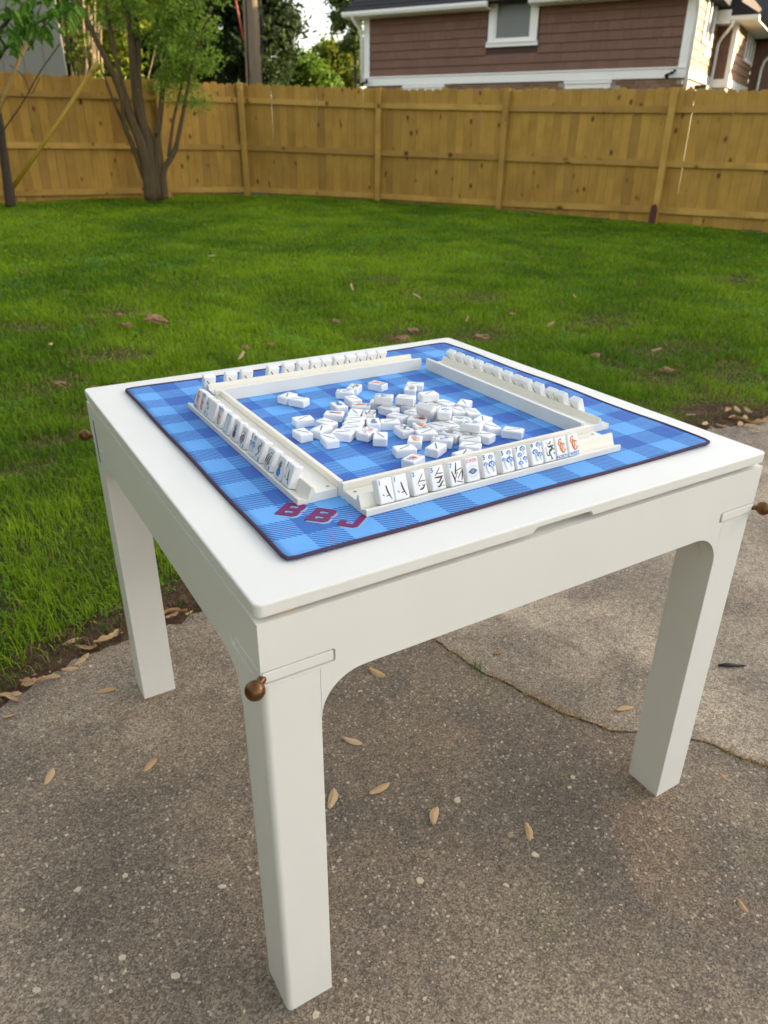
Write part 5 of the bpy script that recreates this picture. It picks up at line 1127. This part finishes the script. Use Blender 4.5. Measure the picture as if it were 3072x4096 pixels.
bg_tree('evergreen_tree', 'tall dark evergreen tree rising behind the utility pole', (840, 340), 27.0, (860, -500), [(560, 60, 0, 1.5, 1.4), (700, 180, .5, 1.4, 1.1), (880, 60, 0, 1.6, 1.6), (1050, 60, 0, 1.25, 1.3), (1130, 130, .3, .75, .85), (960, 250, -.3, 1.3, .8), (820, 280, .4, 1.5, .7), (1060, 280, 0, .9, .6), (600, 270, 0, 1.3, .9), (850, -200, 0, 2.4, 1.6), (1000, -120, 0, 1.6, 1.2), (620, -160, 0, 1.8, 1.2)],
        52000, 900, 0.17, 0.10, (0.018, 0.032, 0.014), (0.06, 0.095, 0.03), 0.25, nlimb=12, group=GT, stretch=2.4)
bg_tree('leafy_tree', 'sunlit yellow green tree behind the bare stems at left', (470, 340), 23.5, (430, -350), [(380, 40, 0, .55, .7), (430, 180, .2, .45, .6), (520, 60, .1, .5, .6), (350, 240, 0, .35, .35), (500, 240, 0, .5, .45), (300, 90, 0, .35, .5), (420, -150, 0, 1.1, .8), (600, -100, 0.5, .8, .8)],
        17000, 330, 0.12, 0.075, (0.12, 0.19, 0.018), (0.40, 0.42, 0.04), 0.09, M_BARK3, 7, GT)
bg_tree('rounded_tree', 'rounded yellow green tree in the gap beside the brown house', (1330, 340), 38.0, (1330, 150), [(1330, 260, 0, 1.1, .95), (1390, 240, .5, .9, .8), (1270, 300, 0, 1.0, .6), (1370, 320, 0, 1.0, .5), (1200, 320, .4, 1.1, .5)],
        17000, 260, 0.16, 0.11, (0.06, 0.11, 0.012), (0.22, 0.24, 0.025), 0.14, group=GT)
bg_tree('leafy_tree', 'mid green bushy tree low behind the fence right of the pole', (1160, 340), 30.0, (1160, 200), [(1100, 300, 0, .9, .5), (1180, 270, 0, .9, .6), (1230, 310, 0, .8, .45), (1290, 330, .3, .7, .35)], 11000, 200, 0.13, 0.085, (0.05, 0.11, 0.014), (0.17, 0.26, 0.03), 0.12, group=GT)
bg_tree('slender_tree', 'slender open crowned tree standing against the house corner', (1405, 340), 26.0, (1400, -250), [(1350, 60, 0, .35, .55), (1420, 40, 0, .4, .6), (1390, 160, 0, .35, .4), (1440, 170, .2, .35, .5), (1340, 130, 0, .2, .25), (1430, 270, .2, .3, .4), (1400, -120, 0, .8, .7)], 9000, 210, 0.10, 0.075, (0.05, 0.09, 0.025), (0.15, 0.20, 0.045), 0.075, nlimb=6, group=GT)
bg_tree('leafy_tree', 'dark bushy tree closing the view between fence and evergreen', (500, 340), 27.0, (480, 50), [(250, 200, 0, 1.4, 1.0), (450, 240, 0, 1.4, .9), (380, 20, 0, 1.5, 1.3), (700, 300, 0, 1.6, .5), (160, 60, 0, 1.3, 1.3), (60, -60, 0, 1.5, 1.5)], 16000, 300, 0.2, 0.13, (0.04, 0.065, 0.014), (0.12, 0.16, 0.028), 0.16, group=GT)
# unseen evergreen row, added to block sky light from the left
for k in range(7):
    y0 = -3.6 + 1.75 * k; T = thing('added_evergreen_shrub', 'dense unseen evergreen shrub in the row added to dim the left side', 'tree', (0, 0, 0), 'added evergreens out of view on the left'); x0 = -3.9 - 0.04 * k + random.uniform(-.1, .1) - (0.6 if k > 4 else 0)
    stems(T, 'trunk', M_BARK2, [([(x0, y0, 0), (x0 + .05, y0, 1.0), (x0, y0, 1.8)], [0.12, 0.09, 0.03])])
    crown(T, [(x0, y0, 0.7), (x0, y0, 1.1), (x0, y0, 1.5)], [(.95, .95, .7), (.95, .95, .6), (.7, .7, .5)], 5000, 260, 0.13, 0.13, (0.10, 0.15, 0.02), (0.22, 0.26, 0.04))
for k in range(6):  # unseen trees, added to bounce warm light onto the table's left face
    y0 = -7.0 + 3.3 * k; x0 = -10.2 + random.uniform(-.5, .5); T = thing('added_bounce_tree', 'tall leafy tree added out of view at left, sunlit crown bouncing warm light', 'tree', (0, 0, 0), 'light bouncing trees added left of the yard')
    stems(T, 'trunk', M_BARK2, [([(x0, y0, 0), (x0 + .1, y0, 3), (x0, y0, 7.5)], [0.22, 0.16, 0.05])])
    crown(T, [(x0, y0, 4.0), (x0, y0 + .3, 6.0), (x0, y0, 7.8)], [(1.7, 1.8, 1.5), (1.8, 1.9, 1.5), (1.2, 1.3, 1.2)], 9000, 300, 0.22, 0.20, (0.10, 0.14, 0.025), (0.24, 0.26, 0.045))
# sunlit bare stems
def build_canes():
    T = thing('bare_stem_shrub', 'cluster of pale bare stems catching the sun behind the left fence', 'shrub'); D = 22.4; paths = []
    for k in range(26):
        x = random.uniform(245, 410); a = dep(x + random.gauss(0, 12), 420, D + random.uniform(-.3, .5)); b = dep(x - random.uniform(0, 25), random.uniform(-40, 140), D + random.uniform(-.3, .5)); mdl = (a + b) / 2 + rng.normal(size=3) * 0.05
        a[2] = 0.1; paths.append(([tuple(a), tuple(mdl), tuple(b)], [r * random.uniform(0.5, 1.2) for r in (0.045, 0.036, 0.018)]))
    stems(T, 'stem', M_BARK3, paths, 6)
    stems(T, 'branch', M_BARK3, [([dep(x0, y0, D), dep((x0 + x1) / 2, (y0 + y1) / 2 + 12, D), dep(x1, y1, D - .2)], [0.02, 0.014, 0.008]) for x0, y0, x1, y1 in ((330, 120, 420, 110), (360, 80, 470, 120), (590, 320, 640, 90), (300, 200, 390, 180), (420, 116, 445, 95))], 6)
    cents = [dep(x, y, D - .1) for x, y in ((270, 60), (320, 150), (290, 230), (380, 290))]; crown(T, cents, [(.25, .25, .3)] * 4, 1500, 60, 0.08, 0.06, (0.07, 0.12, 0.015), (0.2, 0.24, 0.03))
build_canes()

# ------------------------------------------------------------------ utility pole, leaning poles
def build_pole():
    T = thing('utility_pole', 'weathered wooden utility pole standing behind the fence', 'pole'); D = 19.5
    a = Vector(dep(1016, 335, D)); b = Vector(dep(1002, 0, D)); d = (b - a) / (b.z - a.z); pt = lambda z: a + d * (z - a.z); R = 0.187
    m = MB(); m.tube([pt(z) for z in (0.0, 1.5, 3, 4.5, 6, 8)], [R * 1.06, R * 1.03, R, R * .97, R * .93, R * .88], 22); m.build('shaft', M_POLE, T)
    for k, (dx, r) in enumerate(((0.20, 0.012), (0.235, 0.008), (0.265, 0.009))):
        m = MB(); s = Vector(RT) * dx; m.tube([pt(z) + s * (0.8 + 0.25 * sin(z * 1.7 + k)) - Vector(FW) * 0.05 for z in np.arange(1.0, 8.0, 0.4)], r, 6); m.build('cable', M_WIRE, T)
    m = MB(); m.tube([pt(2.0) - Vector(RT) * 0.10 - Vector(FW) * 0.19, pt(7.5) - Vector(RT) * 0.06 - Vector(FW) * 0.17], 0.02, 6); m.build('conduit', M_BARK2, T)
    G = thing('guy_wire_guard', 'orange red guy wire guard slanting beside the utility pole', 'guy wire'); p0 = Vector(dep(974, 160, D - 1.0)); p1 = Vector(dep(938, -25, D - 1.0)); e = p1 - p0
    m = MB(); m.tube([p0, p1], 0.022, 8); m.build('guard', M_RED, G); m = MB(); m.tube([p0 - e * 1.9, p1 + e * 3], 0.006, 5); m.build('wire', M_WIRE, G)
build_pole()
def build_lean_poles():
    S = 0.4822
    def pole(label, p0, p1, d0, d1, r, mat, knob):
        a = Vector(dep(p0[0] * S, p0[1] * S, d0)); b = Vector(dep(p1[0] * S, p1[1] * S, d1)); T = thing('garden_pole', label, 'pole'); m = MB(); m.tube([a, a * 0.5 + b * 0.5 + Vector((0, 0, -0.01)), b], r, 10); m.build('shaft', mat, T)
        if knob: e = (b - a).normalized(); m = MB(); m.tube([b - e * 0.16, b - e * 0.10, b - e * 0.02, b + e * 0.015], [r * 1.05, r * 1.35, r * 1.6, r * 1.2], 10); m.build('socket', mat, T)
    pole('long bright yellow pole slanting across the fence to the slim trunk', (105, 1560), (805, 535), 11.45, 12.35, 0.030, M_YELLOW, True)
    pole('tan pole slanting up under the large glossy leaves', (-60, 1050), (212, 360), 11.1, 11.4, 0.028, M_TAN, False)
build_lean_poles()

# ------------------------------------------------------------------ small litter
def seed_mesh(k):
    r = random.Random(k); L = 1.0; m = MB(); n = 9; top = []; bot = []; cv = r.uniform(-0.12, 0.12)
    for i in range(n):
        t = i / (n - 1); w = 0.19 * sin(pi * min(1, 0.14 + t * 0.90)) ** 0.6 * (0.60 + 0.50 * t) + 0.01; c = 0.6 * cv * sin(pi * t); top.append((t - 0.5, c + w, 0.06 + 0.05 * sin(pi * t) + 0.03 * r.random())); bot.append((t - 0.5, c - w, 0.02 + 0.03 * r.random()))
    mid = [((a[0] + b[0]) / 2, (a[1] + b[1]) / 2, max(a[2], b[2]) + 0.035) for a, b in zip(top, bot)]
    for i in range(n - 1):
        m.poly([top[i], mid[i], mid[i + 1], top[i + 1]], 0, True); m.poly([mid[i], bot[i], bot[i + 1], mid[i + 1]], 0, True)
        lo = lambda p: (p[0], p[1] * 0.96, max(0.0, p[2] - 0.05)); m.poly([lo(top[i + 1]), lo(mid[i + 1]), lo(mid[i]), lo(top[i])], 0, True); m.poly([lo(mid[i + 1]), lo(bot[i + 1]), lo(bot[i]), lo(mid[i])], 0, True)
    # seed at the thick end
    m.tube([(-0.60, 0, 0.07), (-0.54, 0, 0.08), (-0.46, 0.01, 0.08), (-0.38, 0.01, 0.07), (-0.33, 0.01, 0.06)], [0.01, 0.075, 0.10, 0.07, 0.01], 8)
    me = m.mesh('maple_seed', M_SEED); return me
SEEDS = [seed_mesh(k) for k in range(5)]
def put_seed(px, py, ang, L=0.036, label=None, z=0.0, k=None, group='dry maple seeds on the concrete patio'):
    p = onz(px, py, z); o = link('maple_seed', SEEDS[k if k is not None else random.randrange(5)], None, (p[0], p[1], z + 0.0006)); o.scale = (L, L * random.uniform(0.85, 1.25), L * 0.55); o.rotation_euler = (random.gauss(0, .06), random.gauss(0, .06), ang)
    return tag(o, label or 'dry tan maple seed lying on the open concrete of the patio', 'seed', group)
def pang(x0, y0, x1, y1): a = onz(x0, y0); b = onz(x1, y1); return atan2(b[1] - a[1], b[0] - a[0]), float(np.linalg.norm(b - a))
for x0, y0, x1, y1, lb in ((185, 3135, 213, 3075, 'dry maple seed standing out alone far out from the lawn edge'), (575, 3090, 632, 3035, None), (530, 2880, 560, 2872, None), (388, 2772, 468, 2760, 'dry maple seed beside the foot of the table leg nearest the lawn'),
                       (245, 2680, 320, 2674, None), (300, 2660, 360, 2615, None), (62, 2748, 165, 2718, None), (172, 2708, 245, 2714, None), (15, 2788, 95, 2778, None), (255, 2580, 330, 2555, None), (385, 2590, 478, 2527, None), (440, 2560, 500, 2530, None), (665, 2475, 728, 2446, None), (722, 2468, 775, 2445, None), (200, 2690, 222, 2660, None),
                       (1478, 2680, 1545, 2708, 'dry maple seed under the front apron of the table'), (1378, 2958, 1452, 2978, None), (1475, 3180, 1567, 3130, None), (1318, 3235, 1338, 3150, 'dry maple seed tight against the front table leg'), (1733, 3300, 1752, 3225, None), (2105, 3300, 2118, 3365, None), (2465, 2845, 2540, 2830, 'dry maple seed beyond the grassy joint near the right table leg'), (2462, 2640, 2495, 2655, None), (2955, 3605, 2990, 3650, None), (2880, 3095, 2905, 3120, None)):
    a, L = pang(x0, y0, x1, y1); put_seed((x0 + x1) / 2, (y0 + y1) / 2, a, min(max(L * random.uniform(0.85, 1.15), 0.016), 0.048), lb)
for k, (x, y) in enumerate(((2819, 1694), (2880, 1702), (2928, 1667), (2984, 1672), (2959, 1695), (2997, 1702), (3053, 1688), (2950, 1640), (2997, 1771), (2760, 1660), (3020, 1730))):
    put_seed(x, y, random.uniform(0, 6), random.uniform(0.04, 0.07), 'dry seed litter in the bare soil past the right end of the table', 0.012 if y < 1710 else 0.0, group='litter at the right lawn edge')
for x, y in ((60, 2768), (140, 2700), (30, 2865), (340, 2590), (600, 2515)): put_seed(x, y, random.uniform(0, 6), random.uniform(0.015, 0.028), 'small broken seed wing by the lawn edge', 0.002, group='litter at the left lawn edge')
def curl_mesh(k):
    r = random.Random(90 + k); m = MB(); n = 10; rows = []
    for i in range(n):
        t = i / (n - 1); a = (t - 0.5) * r.uniform(1.0, 1.6) + r.uniform(-.06, .06); w = 0.16 * sin(pi * (0.1 + 0.86 * t)) ** 0.6 * r.uniform(0.75, 1.15); x = t - 0.5; y = 0.22 * sin(3.1 * t + k); z = 0.05 + 0.10 * abs(sin(2.3 * t + k)) + 0.02
        rows.append([(x, y - w, z + 0.06 + 0.05 * r.random()), (x, y - w * 0.4, z), (x + 0.02, y + w * 0.4, z - 0.01), (x + 0.02, y + w, z + 0.10 * r.random() + 0.03)])
    for a, b in zip(rows[:-1], rows[1:]):
        for j in range(3): m.poly([a[j], b[j], b[j + 1], a[j + 1]], 0, True)
    return m.mesh('curled_leaf', M_SEED)
CURLS = [curl_mesh(k) for k in range(4)]
for x, y, L, a in ((430, 2562, .075, .9), (350, 2600, .05, .4), (130, 2735, .06, .2), (705, 2462, .06, .7), (40, 2800, .05, 0.1), (2965, 1695, .10, -.4), (3040, 1690, .11, .3), (2900, 1650, .08, 1.2), (2990, 1650, .07, 2.0), (1500, 2640, .028, 1.0), (1990, 2610, .03, .4), (1410, 2520, .025, 0)):
    p = onz(x, y, 0.0); o = link('curled_leaf', CURLS[random.randrange(4)], None, (p[0], p[1], (0.004 if p[1] > edge_y(p[0]) - .03 else -0.001))); o.scale = (L, L, L); o.rotation_euler = (random.gauss(0, .1), random.gauss(0, .1), a - 0.5)
    tag(o, 'curled strip of dry leaf on the soil past the right end of the table' if x > 2700 else ('curled strip of dry leaf by the lawn edge near the table leg' if x < 900 else 'curled dry leaf scrap caught near the joint in the concrete'), 'leaf', 'curled dry leaves')
m = MB(); d0 = onz(2926, 2666); m.tube([tuple(d0 + [-.03, .018, .004]), tuple(d0 + [-.01, .006, .006]), tuple(d0 + [.03, -.018, .003])], [.003, .006, .002], 7); tag(m.build('dead_leaf', M_BLACK), 'shrivelled black leaf on the paler slab', 'leaf')
# pale stones and shell chips pressed into the concrete, too many and small to pick apart
def build_chips():
    m = MB(); n = 0; pts = []
    big = [(500, 3502), (172, 3698), (487, 3830), (818, 3650), (310, 3560), (622, 3686), (700, 3903), (250, 4010), (145, 3960), (615, 4060), (2280, 3150), (2380, 3225), (2290, 3110), (2040, 3340), (2140, 3420), (1725, 3425), (1440, 2765), (1340, 2855), (1350, 2560), (1580, 2860), (1680, 3520), (1840, 3540), (2025, 3540), (1220, 3990), (1262, 4060), (1015, 3850), (362, 2665), (950, 2742), (1830, 3200), (1990, 2990), (1240, 2650), (520, 3420), (890, 3545)]
    for i in range(1500):
        if i < len(big): px, py = big[i]; s = random.uniform(0.006, 0.010)
        else: px, py = random.uniform(0, 3072), 4096 - 1700 * random.random() ** 0.8; s = random.choice((0.0016, 0.002, 0.002, 0.0025, 0.003, 0.0045))
        p = onz(px, py)
        if p[1] > edge_y(p[0]) - 0.03: continue
        k = random.randint(5, 8); a0 = random.uniform(0, 6); e = random.uniform(0.45, 1.0); ph = random.uniform(0, 3); ring = []
        for j in range(k):
            a = 2 * pi * j / k; r = s * random.uniform(0.7, 1.15); x, y = r * cos(a), r * e * sin(a); ring.append((p[0] + x * cos(ph) - y * sin(ph), p[1] + x * sin(ph) + y * cos(ph)))
        h = 0.0006 + s * 0.10; c = (sum(q[0] for q in ring) / k, sum(q[1] for q in ring) / k)
        lo = [(x, y, -0.001) for x, y in ring]; hi = [(c[0] + (x - c[0]) * 0.82, c[1] + (y - c[1]) * 0.82, h) for x, y in ring]
        m.poly(hi, i % 2)
        for j in range(k): q = (j + 1) % k; m.poly([lo[j], lo[q], hi[q], hi[j]], i % 2)
    tag(m.build('stone_chips', [simple('chip_pale', (0.62, 0.53, 0.38), 0.85, var=0.3, vs=120), simple('chip_grey', (0.36, 0.29, 0.21), 0.85, var=0.3, vs=120)]), 'pale stone chips set in the weathered concrete', 'stones', kind='stuff')
build_chips()
# dirt clods and dry leaves on the lawn
def clod(px, py, size, label, flat=0.45, mat=M_CLOD, name='dirt_clod', cat='dirt', group='dirt clods on the lawn'):
    d = ray(px, py); t = 1.0
    for _ in range(8): p = CAM + d * t; t = (h_lawn(p[0], p[1]) + 0.018 - CAM[2]) / d[2]
    p = CAM + d * t; bm = bmesh.new(); bmesh.ops.create_icosphere(bm, subdivisions=3, radius=1.0); sd = random.uniform(0, 50)
    from mathutils import noise as mn
    for v in bm.verts:
        q = v.co * 1.6 + Vector((sd, 0, 0)); f = 1 + 0.55 * mn.noise(q) + 0.30 * mn.noise(q * 3.1) + 0.16 * mn.noise(q * 7); v.co = Vector((v.co.x * f * size, v.co.y * f * size * 0.6, max(-0.3, v.co.z * f * flat) * size))
    me = bpy.data.meshes.new(name); bm.to_mesh(me); bm.free(); me.materials.append(mat); o = link(name, me, None, p + np.array([0, 0, 0.004])); o.rotation_euler = (0, 0, random.uniform(-0.5, 0.1) - 0.55); return tag(o, label, cat, group)
V_ = 1.85172
clod(335 * V_, 694 * V_, 0.085, 'largest brown dirt clod on the lawn behind the left table corner')
clod(272 * V_, 704 * V_, 0.04, 'brown dirt clod just beside the largest one on the lawn')
clod(258 * V_, 682 * V_, 0.03, 'small crumb of dirt behind the largest clod on the lawn')
for x, y, s in ((528, 753, .035), (586, 746, .03), (725, 695, .03), (868, 735, .06), (1040, 730, .05), (128, 830, .03), (60, 700, .02), (1105, 680, .03), (890, 715, .04), (1285, 770, .03), (1440, 800, .035), (205, 840, .025)):
    clod(x * V_, y * V_, s, 'small brown dirt clod in the short grass of the lawn')
for x, y in ((458, 553), (40, 588), (520, 770), (900, 640), (1190, 700), (1420, 757), (110, 745), (1310, 862), (760, 620), (1010, 690), (1240, 640), (330, 600)):
    d = ray(x * V_, y * V_); t = 1.0
    for _ in range(8): p = CAM + d * t; t = (h_lawn(p[0], p[1]) + 0.05 - CAM[2]) / d[2]
    p = CAM + d * t; o = link('dry_leaf', SEEDS[random.randrange(5)], None, p); s = random.uniform(0.06, 0.085); o.scale = (s, s, s); o.rotation_euler = (random.uniform(-.6, .6), random.uniform(-.6, .6), random.uniform(0, 6)); tag(o, 'pale dry leaf caught in the grass of the lawn', 'leaf', 'dry leaves in the grass')
